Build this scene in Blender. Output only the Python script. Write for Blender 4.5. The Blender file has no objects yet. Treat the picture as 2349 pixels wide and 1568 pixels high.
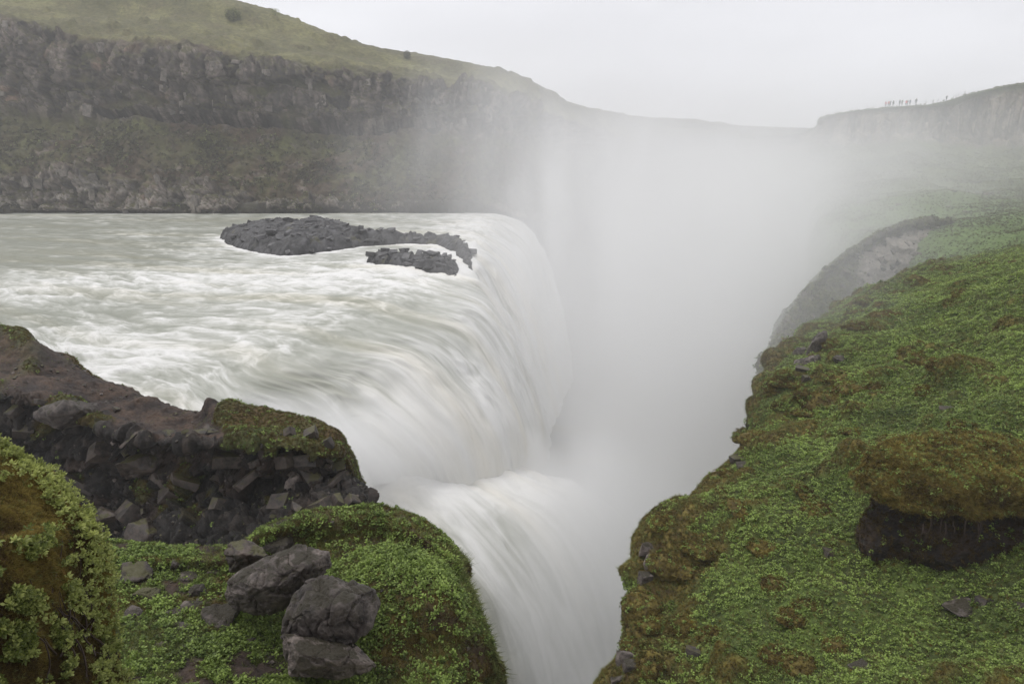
import bpy, math, random
import numpy as np
from mathutils import Vector, Matrix
from mathutils.bvhtree import BVHTree

random.seed(7)
RNG = np.random.default_rng(7)
scene = bpy.context.scene
COL = scene.collection
R = math.radians

# ------------------------------------------------------------------ camera
CAM_Z = 12.0
PITCH = R(16.2)
FPX = 1566.0                      # focal length in the pixel frame 2349 x 1568
cam_d = bpy.data.cameras.new('camera')
cam_d.sensor_width = 36.0
cam_d.lens = 36.0 * FPX / 2349.0
cam_d.clip_start = 0.1
cam_d.clip_end = 3000
cam = bpy.data.objects.new('camera', cam_d)
COL.objects.link(cam)
cam.location = (0, 0, CAM_Z)
cam.rotation_euler = (R(90) - PITCH, 0, 0)
scene.camera = cam

# ------------------------------------------------------------------ sky, sun, exposure
MIST_W = (.222, -.6)      # half width of the spray column = a * distance + b
MIST_D = .030            # densest spray, per metre
MIST_LOW = 1.0           # thicker by this much down in the crevice
SUN_EL, SUN_AZ = R(66), R(-60)
world = bpy.data.worlds.new("World")
scene.world = world
world.use_nodes = True
wn, wl = world.node_tree.nodes, world.node_tree.links
wn.clear()
w_out = wn.new('ShaderNodeOutputWorld')
w_bg = wn.new('ShaderNodeBackground')
w_bg.inputs[1].default_value = 0.11
w_sky = wn.new('ShaderNodeTexSky')
w_sky.sky_type = 'NISHITA'
w_sky.sun_disc = False
w_sky.sun_elevation = SUN_EL
w_sky.sun_rotation = SUN_AZ
w_tc = wn.new('ShaderNodeTexCoord')
w_map = wn.new('ShaderNodeMapping')
w_map.inputs['Scale'].default_value = (1.2, 1.2, 4.5)
w_noise = wn.new('ShaderNodeTexNoise')
w_noise.inputs['Scale'].default_value = 1.6
w_noise.inputs['Detail'].default_value = 5
w_noise.inputs['Roughness'].default_value = 0.45
w_ramp = wn.new('ShaderNodeValToRGB')
w_ramp.color_ramp.elements[0].position = 0.3
w_ramp.color_ramp.elements[0].color = (6.2, 6.2, 6.55, 1)
w_ramp.color_ramp.elements[1].position = 0.72
w_ramp.color_ramp.elements[1].color = (7.9, 7.92, 8.3, 1)
w_mix = wn.new('ShaderNodeMixRGB')
w_mix.inputs[0].default_value = 0.97     # overcast: the cloud deck covers nearly all of the clear sky
wl.new(w_tc.outputs['Generated'], w_map.inputs[0])
wl.new(w_map.outputs[0], w_noise.inputs['Vector'])
wl.new(w_noise.outputs[0], w_ramp.inputs[0])
wl.new(w_sky.outputs[0], w_mix.inputs[1])
wl.new(w_ramp.outputs[0], w_mix.inputs[2])
wl.new(w_mix.outputs[0], w_bg.inputs[0])
wl.new(w_bg.outputs[0], w_out.inputs[0])

sun_d = bpy.data.lights.new('sun', 'SUN')
sun_d.energy = 1.3
sun_d.angle = R(25)
sun_d.color = (1.0, 0.97, 0.93)
sun = bpy.data.objects.new('sun', sun_d)
COL.objects.link(sun)
sdir = Vector((math.sin(SUN_AZ) * math.cos(SUN_EL), math.cos(SUN_AZ) * math.cos(SUN_EL), math.sin(SUN_EL)))
sun.rotation_euler = sdir.to_track_quat('Z', 'Y').to_euler()

vs = scene.view_settings
vs.view_transform = 'Standard'
vs.look = 'None'
vs.exposure = 0.24
vs.gamma = 1.0
vs.use_curve_mapping = False
cy = scene.cycles
cy.use_denoising = True
cy.max_bounces = 22
cy.diffuse_bounces = 3
cy.glossy_bounces = 2
cy.transmission_bounces = 2
cy.volume_bounces = 20
cy.transparent_max_bounces = 8
cy.volume_step_rate = 1.0
cy.volume_max_steps = 160
cy.caustics_reflective = False
cy.caustics_refractive = False

# ------------------------------------------------------------------ helpers
CP, SP = math.cos(PITCH), math.sin(PITCH)


def ray(px, py):
    x = (px - 1174.5) / FPX
    y = (784.0 - py) / FPX
    return np.array([x, CP + y * SP, -SP + y * CP])


def pt(px, py, v):
    """point of the place behind a pixel: v < 10 is a height z, v >= 10 (or a marked depth) is a distance Y"""
    d = ray(px, py)
    t = (v - CAM_Z) / d[2] if v < 10 else v / d[1]
    return np.array([0, 0, CAM_Z]) + d * t


def ptY(px, py, Y):
    d = ray(px, py)
    return np.array([0, 0, CAM_Z]) + d * (Y / d[1])


def lin(r, g, b):
    f = lambda c: ((c / 255 + 0.055) / 1.055) ** 2.4 if c > 10 else c / 255 / 12.92
    return np.array([f(r), f(g), f(b)])


_p = np.random.default_rng(3).permutation(256)
_perm = np.concatenate([_p, _p, _p])
_g = np.random.default_rng(4).normal(size=(256, 3))
_g /= np.linalg.norm(_g, axis=1)[:, None]
_cr = np.random.default_rng(5).random((256, 8))


def _h(i, j, k):
    return _perm[_perm[_perm[i & 255] + (j & 255)] + (k & 255)]


def perlin(p):
    i = np.floor(p).astype(np.int64)
    f = p - i
    u = f * f * f * (f * (f * 6 - 15) + 10)
    out = 0
    for dx in (0, 1):
        for dy in (0, 1):
            for dz in (0, 1):
                g = _g[_h(i[..., 0] + dx, i[..., 1] + dy, i[..., 2] + dz)]
                d = g[..., 0] * (f[..., 0] - dx) + g[..., 1] * (f[..., 1] - dy) + g[..., 2] * (f[..., 2] - dz)
                w = (u[..., 0] if dx else 1 - u[..., 0]) * (u[..., 1] if dy else 1 - u[..., 1]) * (u[..., 2] if dz else 1 - u[..., 2])
                out = out + d * w
    return out * 1.5


def fbm(p, octv=4, gain=0.5, lac=2.03):
    a, s, out = 1.0, 0.0, 0
    q = np.array(p, dtype=float)
    for o in range(octv):
        out = out + a * perlin(q + 17.3 * o)
        s += a
        a *= gain
        q = q * lac
    return out / s


def ridged(p, octv=4, gain=0.5):
    a, s, out = 1.0, 0.0, 0
    q = np.array(p, dtype=float)
    for o in range(octv):
        out = out + a * (1 - 2 * np.abs(perlin(q + 9.1 * o)))
        s += a
        a *= gain
        q = q * 2.03
    return out / s


def worley(p, jit=0.95):
    """F1, F2, random numbers of the nearest cell, offset from its centre"""
    i = np.floor(p).astype(np.int64)
    f1 = np.full(p.shape[:-1], 9.0)
    f2 = f1.copy()
    cid = np.zeros(p.shape[:-1], dtype=np.int64)
    off = np.zeros(p.shape)
    for dx in (-1, 0, 1):
        for dy in (-1, 0, 1):
            for dz in (-1, 0, 1):
                c = _h(i[..., 0] + dx, i[..., 1] + dy, i[..., 2] + dz)
                q = i + np.array([dx, dy, dz]) + 0.5 + jit * (_cr[c][..., :3] - 0.5)
                o = p - q
                d = np.sqrt((o * o).sum(-1))
                m = d < f1
                f2 = np.where(m, f1, np.minimum(f2, d))
                cid = np.where(m, c, cid)
                off = np.where(m[..., None], o, off)
                f1 = np.where(m, d, f1)
    return f1, f2, _cr[cid], off


def blocky(p, tilt=0.7):
    """broken rock: flat tilted facets with cracks between them, about -0.6 .. 0.8"""
    f1, f2, r, off = worley(p)
    h = (r[..., 3] - 0.4) + tilt * ((r[..., 4:7] - 0.5) * off).sum(-1)
    crack = np.clip((f2 - f1) / 0.13, 0, 1)
    return h * 0.9 - 0.45 * (1 - crack) ** 2, crack, r


def smooth(a, b, x):
    t = np.clip((x - a) / (b - a), 0, 1)
    return t * t * (3 - 2 * t)


def cr_matrix(n, counts):
    """Catmull-Rom weights; counts = samples in every interval"""
    ts = [0.0]
    for k, c in enumerate(counts):
        ts += [k + (i + 1) / c for i in range(c)]
    M = np.zeros((len(ts), n))
    for r_, t in enumerate(ts):
        k = min(int(t), n - 2)
        f = t - k
        w = [-.5 * f + f * f - .5 * f ** 3, 1 - 2.5 * f * f + 1.5 * f ** 3, .5 * f + 2 * f * f - 1.5 * f ** 3, -.5 * f * f + .5 * f ** 3]
        for q in range(4):
            kk = k - 1 + q
            if kk < 0:
                M[r_, 0] += 2 * w[q]; M[r_, 1] -= w[q]
            elif kk > n - 1:
                M[r_, n - 1] += 2 * w[q]; M[r_, n - 2] -= w[q]
            else:
                M[r_, kk] += w[q]
    return M, np.array(ts)


def patch(ctrl, cu, cv):
    C = np.array(ctrl, dtype=float)
    Mu, tu = cr_matrix(C.shape[0], cu if isinstance(cu, list) else [cu] * (C.shape[0] - 1))
    Mv, tv = cr_matrix(C.shape[1], cv if isinstance(cv, list) else [cv] * (C.shape[1] - 1))
    P = np.einsum('ai,ijk,bj->abk', Mu, C, Mv)
    U, V = np.meshgrid(tu, tv, indexing='ij')
    return P, U, V


def grid_normals(P):
    du = np.gradient(P, axis=0)
    dv = np.gradient(P, axis=1)
    n = np.cross(du, dv)
    l = np.linalg.norm(n, axis=-1, keepdims=True)
    return n / np.maximum(l, 1e-9)


def orient(N, toward):
    """flip the whole field so it mostly points along 'toward'"""
    s = np.sign((N * np.array(toward)).sum(-1).mean())
    return N * (s if s != 0 else 1)


def tagobj(o, label=None, cat=None, group=None, kind=None):
    if label: o['label'] = label
    if cat: o['category'] = cat
    if group: o['group'] = group
    if kind: o['kind'] = kind
    return o


def mesh_np(name, V, F, mat, cols=None, uv=None, smooth_=True, flip=False, attrs=None):
    me = bpy.data.meshes.new(name)
    V = np.asarray(V, dtype=np.float32).reshape(-1, 3)
    F = np.asarray(F, dtype=np.int32)
    if flip: F = F[:, ::-1]
    k = F.shape[1]
    me.vertices.add(len(V)); me.vertices.foreach_set('co', V.ravel())
    me.loops.add(F.size); me.loops.foreach_set('vertex_index', np.ascontiguousarray(F).ravel())
    me.polygons.add(len(F))
    me.polygons.foreach_set('loop_start', np.arange(0, F.size, k, dtype=np.int32))
    me.polygons.foreach_set('loop_total', np.full(len(F), k, dtype=np.int32))
    me.polygons.foreach_set('use_smooth', np.full(len(F), smooth_, dtype=bool))
    me.update(calc_edges=True)
    if cols is not None:
        a = me.color_attributes.new('Col', 'FLOAT_COLOR', 'POINT')
        c = np.ones((len(V), 4), dtype=np.float32)
        c[:, :3] = np.clip(np.asarray(cols).reshape(-1, 3), 0, 1)
        a.data.foreach_set('color', c.ravel())
    for nm, arr in (attrs or {}).items():
        arr = np.asarray(arr, dtype=np.float32)
        if arr.shape[-1] == 3 and arr.size == 3 * len(V):
            a = me.attributes.new(nm, 'FLOAT_VECTOR', 'POINT'); a.data.foreach_set('vector', arr.reshape(-1))
        else:
            a = me.attributes.new(nm, 'FLOAT', 'POINT'); a.data.foreach_set('value', arr.reshape(-1))
    if mat is not None: me.materials.append(mat)
    o = bpy.data.objects.new(name, me)
    COL.objects.link(o)
    return o


def grid_faces(a, b):
    i = np.arange(a - 1)[:, None] * b + np.arange(b - 1)[None, :]
    return np.stack([i, i + b, i + b + 1, i + 1], -1).reshape(-1, 4)


def grid_obj(name, P, mat, cols=None, N=None, attrs=None):
    a, b = P.shape[:2]
    F = grid_faces(a, b)
    gn = grid_normals(P)
    flip = False
    if N is not None:
        flip = (gn * N).sum(-1).mean() < 0
    return mesh_np(name, P, F, mat, cols=cols, attrs=attrs, flip=flip)


def bvh_of(o):
    me = o.data
    vs_ = [v.co[:] for v in me.vertices]
    return BVHTree.FromPolygons(vs_, [p.vertices[:] for p in me.polygons])


# ------------------------------------------------------------------ materials
def new_mat(name):
    m = bpy.data.materials.new(name)
    m.use_nodes = True
    nt = m.node_tree
    b = nt.nodes['Principled BSDF']
    return m, nt, b


def mat_terrain(name, fine=6.0, amp=0.5, bump=0.35, bscale=9.0, rough=0.85, spec=0.3, bdist=0.05):
    """vertex colour x procedural grain, with fine relief"""
    m, nt, b = new_mat(name)
    N, L = nt.nodes, nt.links
    at = N.new('ShaderNodeAttribute'); at.attribute_name = 'Col'
    geo = N.new('ShaderNodeNewGeometry')
    n1 = N.new('ShaderNodeTexNoise'); n1.inputs['Scale'].default_value = fine; n1.inputs['Detail'].default_value = 6; n1.inputs['Roughness'].default_value = .65
    mr = N.new('ShaderNodeMapRange')
    mr.inputs[1].default_value = .28; mr.inputs[2].default_value = .72
    mr.inputs[3].default_value = 1 - amp; mr.inputs[4].default_value = 1 + amp
    L.new(geo.outputs['Position'], n1.inputs['Vector'])
    L.new(n1.outputs[0], mr.inputs[0])
    mul = N.new('ShaderNodeVectorMath'); mul.operation = 'SCALE'
    L.new(at.outputs['Color'], mul.inputs[0]); L.new(mr.outputs[0], mul.inputs['Scale'])
    L.new(mul.outputs[0], b.inputs['Base Color'])
    n2 = N.new('ShaderNodeTexNoise'); n2.inputs['Scale'].default_value = bscale; n2.inputs['Detail'].default_value = 7; n2.inputs['Roughness'].default_value = .7
    L.new(geo.outputs['Position'], n2.inputs['Vector'])
    bp = N.new('ShaderNodeBump'); bp.inputs['Strength'].default_value = bump; bp.inputs['Distance'].default_value = bdist
    L.new(n2.outputs[0], bp.inputs['Height']); L.new(bp.outputs[0], b.inputs['Normal'])
    rr = N.new('ShaderNodeMapRange'); rr.inputs[3].default_value = rough - .12; rr.inputs[4].default_value = min(1, rough + .15)
    L.new(n2.outputs[0], rr.inputs[0]); L.new(rr.outputs[0], b.inputs['Roughness'])
    b.inputs['Specular IOR Level'].default_value = spec
    return m


def mat_rock(name, dark, light, moss=(0.06, 0.055, 0.015), moss_amt=0.25, scale=3.0, rough=.5, bump=.6, bdist=.03, coords='Object'):
    m, nt, b = new_mat(name)
    N, L = nt.nodes, nt.links
    tc = N.new('ShaderNodeTexCoord'); geo = N.new('ShaderNodeNewGeometry'); oi = N.new('ShaderNodeObjectInfo')
    add = N.new('ShaderNodeVectorMath'); add.operation = 'ADD'
    sc_ = N.new('ShaderNodeVectorMath'); sc_.operation = 'SCALE'; sc_.inputs['Scale'].default_value = 1
    cmb = N.new('ShaderNodeCombineXYZ'); mm = N.new('ShaderNodeMath'); mm.operation = 'MULTIPLY'; mm.inputs[1].default_value = 31
    L.new(oi.outputs['Random'], mm.inputs[0]); L.new(mm.outputs[0], cmb.inputs[0])
    L.new(geo.outputs['Position'], sc_.inputs[0]); L.new(sc_.outputs[0], add.inputs[0]); L.new(cmb.outputs[0], add.inputs[1])
    n1 = N.new('ShaderNodeTexNoise'); n1.inputs['Scale'].default_value = scale; n1.inputs['Detail'].default_value = 9; n1.inputs['Roughness'].default_value = .68
    L.new(add.outputs[0], n1.inputs['Vector'])
    rp = N.new('ShaderNodeValToRGB')
    rp.color_ramp.elements[0].position = .33; rp.color_ramp.elements[0].color = (*dark, 1)
    rp.color_ramp.elements[1].position = .68; rp.color_ramp.elements[1].color = (*light, 1)
    L.new(n1.outputs[0], rp.inputs[0])
    # per-stone tone
    tone = N.new('ShaderNodeMapRange'); tone.inputs[3].default_value = .65; tone.inputs[4].default_value = 1.35
    L.new(oi.outputs['Random'], tone.inputs[0])
    mu = N.new('ShaderNodeVectorMath'); mu.operation = 'SCALE'
    L.new(rp.outputs[0], mu.inputs[0]); L.new(tone.outputs[0], mu.inputs['Scale'])
    # moss settles where the face looks up
    sx = N.new('ShaderNodeSeparateXYZ'); L.new(geo.outputs['Normal'], sx.inputs[0])
    n2 = N.new('ShaderNodeTexNoise'); n2.inputs['Scale'].default_value = scale * .8; n2.inputs['Detail'].default_value = 6
    L.new(add.outputs[0], n2.inputs['Vector'])
    a1 = N.new('ShaderNodeMath'); a1.operation = 'MULTIPLY_ADD'; a1.inputs[1].default_value = .35
    L.new(sx.outputs['Z'], a1.inputs[0]); L.new(n2.outputs[0], a1.inputs[2])
    m2 = N.new('ShaderNodeMapRange'); m2.inputs[1].default_value = 1.02 - moss_amt; m2.inputs[2].default_value = 1.12 - moss_amt
    L.new(a1.outputs[0], m2.inputs[0])
    mx = N.new('ShaderNodeMixRGB'); mx.inputs[2].default_value = (*moss, 1)
    L.new(m2.outputs[0], mx.inputs[0]); L.new(mu.outputs[0], mx.inputs[1])
    L.new(mx.outputs[0], b.inputs['Base Color'])
    rr = N.new('ShaderNodeMapRange'); rr.inputs[3].default_value = rough - .15; rr.inputs[4].default_value = rough + .25
    L.new(n1.outputs[0], rr.inputs[0]); L.new(rr.outputs[0], b.inputs['Roughness'])
    n3 = N.new('ShaderNodeTexNoise'); n3.inputs['Scale'].default_value = scale * 5; n3.inputs['Detail'].default_value = 8; n3.inputs['Roughness'].default_value = .7
    L.new(add.outputs[0], n3.inputs['Vector'])
    sm = N.new('ShaderNodeMath'); sm.operation = 'MULTIPLY_ADD'; sm.inputs[1].default_value = 2.5
    L.new(n1.outputs[0], sm.inputs[0]); L.new(n3.outputs[0], sm.inputs[2])
    bp = N.new('ShaderNodeBump'); bp.inputs['Strength'].default_value = bump; bp.inputs['Distance'].default_value = bdist
    L.new(sm.outputs[0], bp.inputs['Height']); L.new(bp.outputs[0], b.inputs['Normal'])
    return m


def mat_leaf(name, ca, cb, rough=.5, trans=.25, tint='tint'):
    m, nt, b = new_mat(name)
    N, L = nt.nodes, nt.links
    at = N.new('ShaderNodeAttribute'); at.attribute_name = tint; at.attribute_type = 'INSTANCER'
    lc = N.new('ShaderNodeAttribute'); lc.attribute_name = 'shade'
    ad = N.new('ShaderNodeMath'); ad.operation = 'ADD'
    L.new(at.outputs['Fac'], ad.inputs[0]); L.new(lc.outputs['Fac'], ad.inputs[1])
    rp = N.new('ShaderNodeValToRGB')
    rp.color_ramp.elements[0].position = .15; rp.color_ramp.elements[0].color = (*ca, 1)
    rp.color_ramp.elements[1].position = 1.0; rp.color_ramp.elements[1].color = (*cb, 1)
    L.new(ad.outputs[0], rp.inputs[0])
    L.new(rp.outputs[0], b.inputs['Base Color'])
    b.inputs['Roughness'].default_value = rough
    b.inputs['Specular IOR Level'].default_value = .35
    tr = N.new('ShaderNodeBsdfTranslucent')
    L.new(rp.outputs[0], tr.inputs[0])
    mx = N.new('ShaderNodeMixShader'); mx.inputs[0].default_value = trans
    out = [n for n in N if n.type == 'OUTPUT_MATERIAL'][0]
    L.new(b.outputs[0], mx.inputs[1]); L.new(tr.outputs[0], mx.inputs[2]); L.new(mx.outputs[0], out.inputs[0])
    return m


def mat_flat(name, c, rough=.8):
    m, nt, b = new_mat(name)
    N, L = nt.nodes, nt.links
    n1 = N.new('ShaderNodeTexNoise'); n1.inputs['Scale'].default_value = 8
    mr = N.new('ShaderNodeMapRange'); mr.inputs[3].default_value = .75; mr.inputs[4].default_value = 1.2
    L.new(n1.outputs[0], mr.inputs[0])
    mu = N.new('ShaderNodeVectorMath'); mu.operation = 'SCALE'; mu.inputs[0].default_value = c
    L.new(mr.outputs[0], mu.inputs['Scale']); L.new(mu.outputs[0], b.inputs['Base Color'])
    b.inputs['Roughness'].default_value = rough
    return m


def mat_water(name):
    m, nt, b = new_mat(name)
    N, L = nt.nodes, nt.links
    fl = N.new('ShaderNodeAttribute'); fl.attribute_name = 'flow'       # metres along / across the current
    fo = N.new('ShaderNodeAttribute'); fo.attribute_name = 'foam'
    st = N.new('ShaderNodeAttribute'); st.attribute_name = 'steep'
    sx = N.new('ShaderNodeSeparateXYZ'); L.new(fl.outputs['Vector'], sx.inputs[0])

    def streak(su, sv, det, rgh, dist):
        a = N.new('ShaderNodeMath'); a.operation = 'MULTIPLY'; a.inputs[1].default_value = su
        c = N.new('ShaderNodeMath'); c.operation = 'MULTIPLY'; c.inputs[1].default_value = sv
        L.new(sx.outputs[0], a.inputs[0]); L.new(sx.outputs[1], c.inputs[0])
        cb = N.new('ShaderNodeCombineXYZ'); L.new(a.outputs[0], cb.inputs[0]); L.new(c.outputs[0], cb.inputs[1])
        n = N.new('ShaderNodeTexNoise'); n.inputs['Scale'].default_value = 1; n.inputs['Detail'].default_value = det
        n.inputs['Roughness'].default_value = rgh; n.inputs['Distortion'].default_value = dist
        L.new(cb.outputs[0], n.inputs['Vector'])
        return n
    river = streak(.42, .75, 8, .64, 1.6)
    fall = streak(.12, .70, 7, .55, 1.1)
    mixn = N.new('ShaderNodeMix'); mixn.data_type = 'FLOAT'
    L.new(st.outputs['Fac'], mixn.inputs[0]); L.new(river.outputs[0], mixn.inputs[2]); L.new(fall.outputs[0], mixn.inputs[3])
    # foam amount = painted amount (where the water breaks) + streaks
    a = N.new('ShaderNodeMath'); a.operation = 'MULTIPLY_ADD'; a.inputs[1].default_value = 1.5; a.inputs[2].default_value = -.75
    L.new(mixn.outputs[0], a.inputs[0])
    s = N.new('ShaderNodeMath'); s.operation = 'ADD'; L.new(a.outputs[0], s.inputs[0]); L.new(fo.outputs['Fac'], s.inputs[1])
    cl = N.new('ShaderNodeMapRange'); cl.interpolation_type = 'SMOOTHSTEP'
    cl.inputs[1].default_value = .0; cl.inputs[2].default_value = 1.0
    L.new(s.outputs[0], cl.inputs[0])
    rp = N.new('ShaderNodeValToRGB')
    e = rp.color_ramp.elements
    e[0].position = 0; e[0].color = (.29, .30, .25, 1)
    e[1].position = 1; e[1].color = (.77, .765, .745, 1)
    k = e.new(.45); k.color = (.46, .465, .42, 1)
    L.new(cl.outputs[0], rp.inputs[0])
    # a little silt colour in the folds
    silt = streak(.03, .22, 2, .5, 0)
    sm = N.new('ShaderNodeMapRange'); sm.inputs[1].default_value = .48; sm.inputs[2].default_value = .72; sm.inputs[3].default_value = 0; sm.inputs[4].default_value = .45
    L.new(silt.outputs[0], sm.inputs[0])
    mx = N.new('ShaderNodeMixRGB'); mx.blend_type = 'MULTIPLY'; mx.inputs[2].default_value = (1, .93, .76, 1)
    L.new(sm.outputs[0], mx.inputs[0]); L.new(rp.outputs[0], mx.inputs[1])
    L.new(mx.outputs[0], b.inputs['Base Color'])
    rr = N.new('ShaderNodeMapRange'); rr.inputs[3].default_value = .28; rr.inputs[4].default_value = .85
    L.new(cl.outputs[0], rr.inputs[0]); L.new(rr.outputs[0], b.inputs['Roughness'])
    b.inputs['IOR'].default_value = 1.33
    bp = N.new('ShaderNodeBump'); bp.inputs['Strength'].default_value = .5; bp.inputs['Distance'].default_value = .25
    L.new(mixn.outputs[0], bp.inputs['Height']); L.new(bp.outputs[0], b.inputs['Normal'])
    return m


M_water = mat_water('silty_water')
M_far = mat_terrain('far_cliff_ground', fine=1.2, amp=.45, bump=.6, bscale=1.5, bdist=.5)
M_ground = mat_terrain('mossy_ground', fine=14, amp=.5, bump=.6, bscale=22, bdist=.03, rough=.9)
M_outcrop = mat_terrain('wet_soil_and_rock', fine=11, amp=.6, bump=1.0, bscale=14, bdist=.08, rough=.62, spec=.4)
M_stone = mat_rock('dark_basalt', (.010, .008, .006), (.105, .080, .064), moss_amt=.27, scale=4.2, rough=.5)
M_boulder = mat_rock('grey_brown_boulder', (.026, .020, .018), (.23, .19, .165), moss=(.035, .028, .014), moss_amt=.30, scale=5.5, rough=.5, bump=.9, bdist=.035)
M_island = mat_rock('black_river_rock', (.012, .012, .013), (.13, .125, .128), moss_amt=.12, scale=.8, rough=.45, bdist=.15)
M_farstone = mat_rock('pale_cliff_stone', (.05, .045, .04), (.27, .235, .20), moss_amt=.28, scale=.5, rough=.8, bdist=.3)
M_column = mat_rock('basalt_column_stone', (.06, .052, .046), (.42, .36, .30), moss_amt=.15, scale=.35, rough=.85, bdist=.3)
M_herb = mat_leaf('herb_leaf', (.066, .102, .020), (.33, .44, .10))
M_farleaf = mat_leaf('far_plant_leaf', (.040, .034, .018), (.30, .33, .13), rough=.8, trans=.15)
M_grass = mat_leaf('grass_blade', (.06, .08, .018), (.36, .38, .12), trans=.3)
M_moss = mat_leaf('moss_fuzz', (.045, .026, .006), (.31, .24, .055), rough=.9, trans=.1)
M_willow = mat_leaf('willow_leaf', (.11, .14, .028), (.50, .54, .17), rough=.45, trans=.3)
M_twig = mat_flat('twig_bark', (.045, .028, .02))

def poly_dist(X, Y, poly):
    """signed distance, positive inside"""
    n = len(poly); best = np.full(X.shape, 1e9); inside = np.zeros(X.shape, bool)
    for i in range(n):
        x0, y0 = poly[i]; x1, y1 = poly[(i + 1) % n]
        dx, dy = x1 - x0, y1 - y0
        t_ = np.clip(((X - x0) * dx + (Y - y0) * dy) / (dx * dx + dy * dy), 0, 1)
        best = np.minimum(best, (X - x0 - t_ * dx) ** 2 + (Y - y0 - t_ * dy) ** 2)
        c = ((y0 > Y) != (y1 > Y)) & (X < (x1 - x0) * (Y - y0) / (y1 - y0 + 1e-9) + x0)
        inside ^= c
    return np.sqrt(best) * np.where(inside, 1, -1)



# ------------------------------------------------------------------ river and falls
ISL1 = [(502, 545), (520, 560), (560, 575), (605, 584), (660, 590), (720, 583), (765, 577), (830, 566), (880, 563), (950, 562), (1000, 566), (1035, 578), (1062, 600), (1079, 612), (1082, 590), (1076, 572), (1050, 560), (1000, 556), (930, 553), (880, 553), (845, 545), (800, 533), (740, 528), (670, 528), (600, 533), (550, 538)]
ISL2 = [(835, 602), (862, 608), (905, 614), (950, 622), (1000, 630), (1050, 634), (1054, 618), (1040, 604), (1000, 596), (950, 594), (900, 594), (865, 596)]
print('water')
S = [
 [(-900,484,0),(-300,486,0),(200,488,0),(600,489,0),(950,487,0),(1110,489,0),(1165,497,-.1),(1213,522,120),(1250,585,119),(1283,680,118),(1305,780,117),(1318,870,116)],
 [(-900,495,0),(-300,497,0),(200,500,0),(600,502,0),(950,505,0),(1090,510,0),(1145,518,-.1),(1195,555,104),(1235,630,103),(1265,720,102),(1285,820,101),(1300,900,100)],
 [(-900,515,0),(-300,520,0),(200,525,0),(600,530,0),(900,535,0),(1060,550,0),(1110,565,-.2),(1160,610,85),(1205,690,84),(1240,780,83),(1262,870,82),(1280,950,81)],
 [(-900,540,0),(-300,548,0),(200,560,0),(500,575,0),(800,590,0),(1000,600,0),(1080,610,-.3),(1110,645,70),(1160,730,69.5),(1210,830,69),(1240,920,68),(1260,1000,67)],
 [(-900,575,0),(-300,585,0),(200,600,0),(500,615,0),(750,625,0),(930,635,0),(1050,650,-.1),(1120,690,59),(1180,780,58.5),(1225,880,58),(1245,970,57.5),(1255,1060,57)],
 [(-900,620,0),(-300,630,0),(150,645,0),(420,660,0),(650,672,0),(840,685,0),(980,705,-.1),(1080,745,50.5),(1150,830,50),(1200,930,49.5),(1220,1010,49),(1225,1090,48.5)],
 [(-900,665,0),(-300,675,0),(100,690,0),(330,705,0),(540,720,0),(730,735,0),(870,755,-.1),(980,800,44),(1070,880,43.5),(1130,970,43),(1160,1050,42.5),(1170,1120,42)],
 [(-900,700,0),(-300,712,0),(60,730,0),(270,748,0),(450,765,0),(620,785,0),(740,810,-.1),(840,860,38.5),(930,930,38),(1000,1000,37.7),(1040,1060,37.5),(1050,1110,37.3)],
 [(-900,740,0),(-300,755,0),(30,775,0),(200,795,0),(350,815,0),(490,835,0),(600,860,-.1),(690,910,35),(770,970,34.8),(830,1020,34.6),(870,1065,34.5),(880,1110,34.4)],
 [(-900,800,0),(-300,815,0),(0,835,0),(140,850,0),(270,870,0),(400,895,0),(510,930,-.2),(590,980,32.3),(660,1035,32.2),(720,1080,32),(760,1120,32),(780,1160,32)],
 [(-900,900,0),(-300,915,0),(-50,935,0),(80,950,0),(200,970,0),(320,1000,0),(430,1040,-.5),(500,1080,29),(560,1130,29),(610,1180,29),(640,1220,29),(660,1250,29)],
]
# foam control (row per stream, column per step)
FO = [
 [.25,.25,.3,.35,.4,.45,.6,.75,.85,.9,1,1],
 [.2,.2,.22,.25,.4,.75,.6,.75,.85,.9,1,1],
 [.1,.1,.12,.3,.4,.7,.65,.8,.85,.9,1,1],
 [.1,.1,.15,.35,.4,.55,.7,.8,.85,.9,1,1],
 [.1,.15,.3,.55,.75,.75,.55,.6,.75,.85,.95,1],
 [.3,.4,.75,.75,.6,.5,.4,.62,.8,.92,1,1],
 [.4,.6,.65,.45,.5,.45,.25,.62,.78,.9,1,1],
 [.4,.35,.4,.6,.5,.45,.35,.62,.78,.88,1,1],
 [.6,.7,.7,.75,.6,.45,.3,.4,.6,.75,.95,1],
 [.7,.8,.8,.8,.75,.6,.5,.5,.6,.7,.8,1],
 [.7,.8,.8,.8,.8,.7,.6,.6,.6,.7,.8,1]]
ctrl = [[pt(*q) for q in row] for row in S]
cu = [10, 14, 22, 28, 34, 40, 44, 46, 46, 40]
cv = [20, 36, 40, 44, 46, 40, 34, 34, 34, 34, 30]
P, U, V = patch(ctrl, cu, cv)
Fo = np.einsum('ai,ij,bj->ab', cr_matrix(11, cu)[0], np.array(FO), cr_matrix(12, cv)[0])
N = orient(grid_normals(P), (0, 0, 1))
along = np.concatenate([np.zeros((P.shape[0], 1)), np.cumsum(np.linalg.norm(np.diff(P, axis=1), axis=-1), axis=1)], 1)
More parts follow.
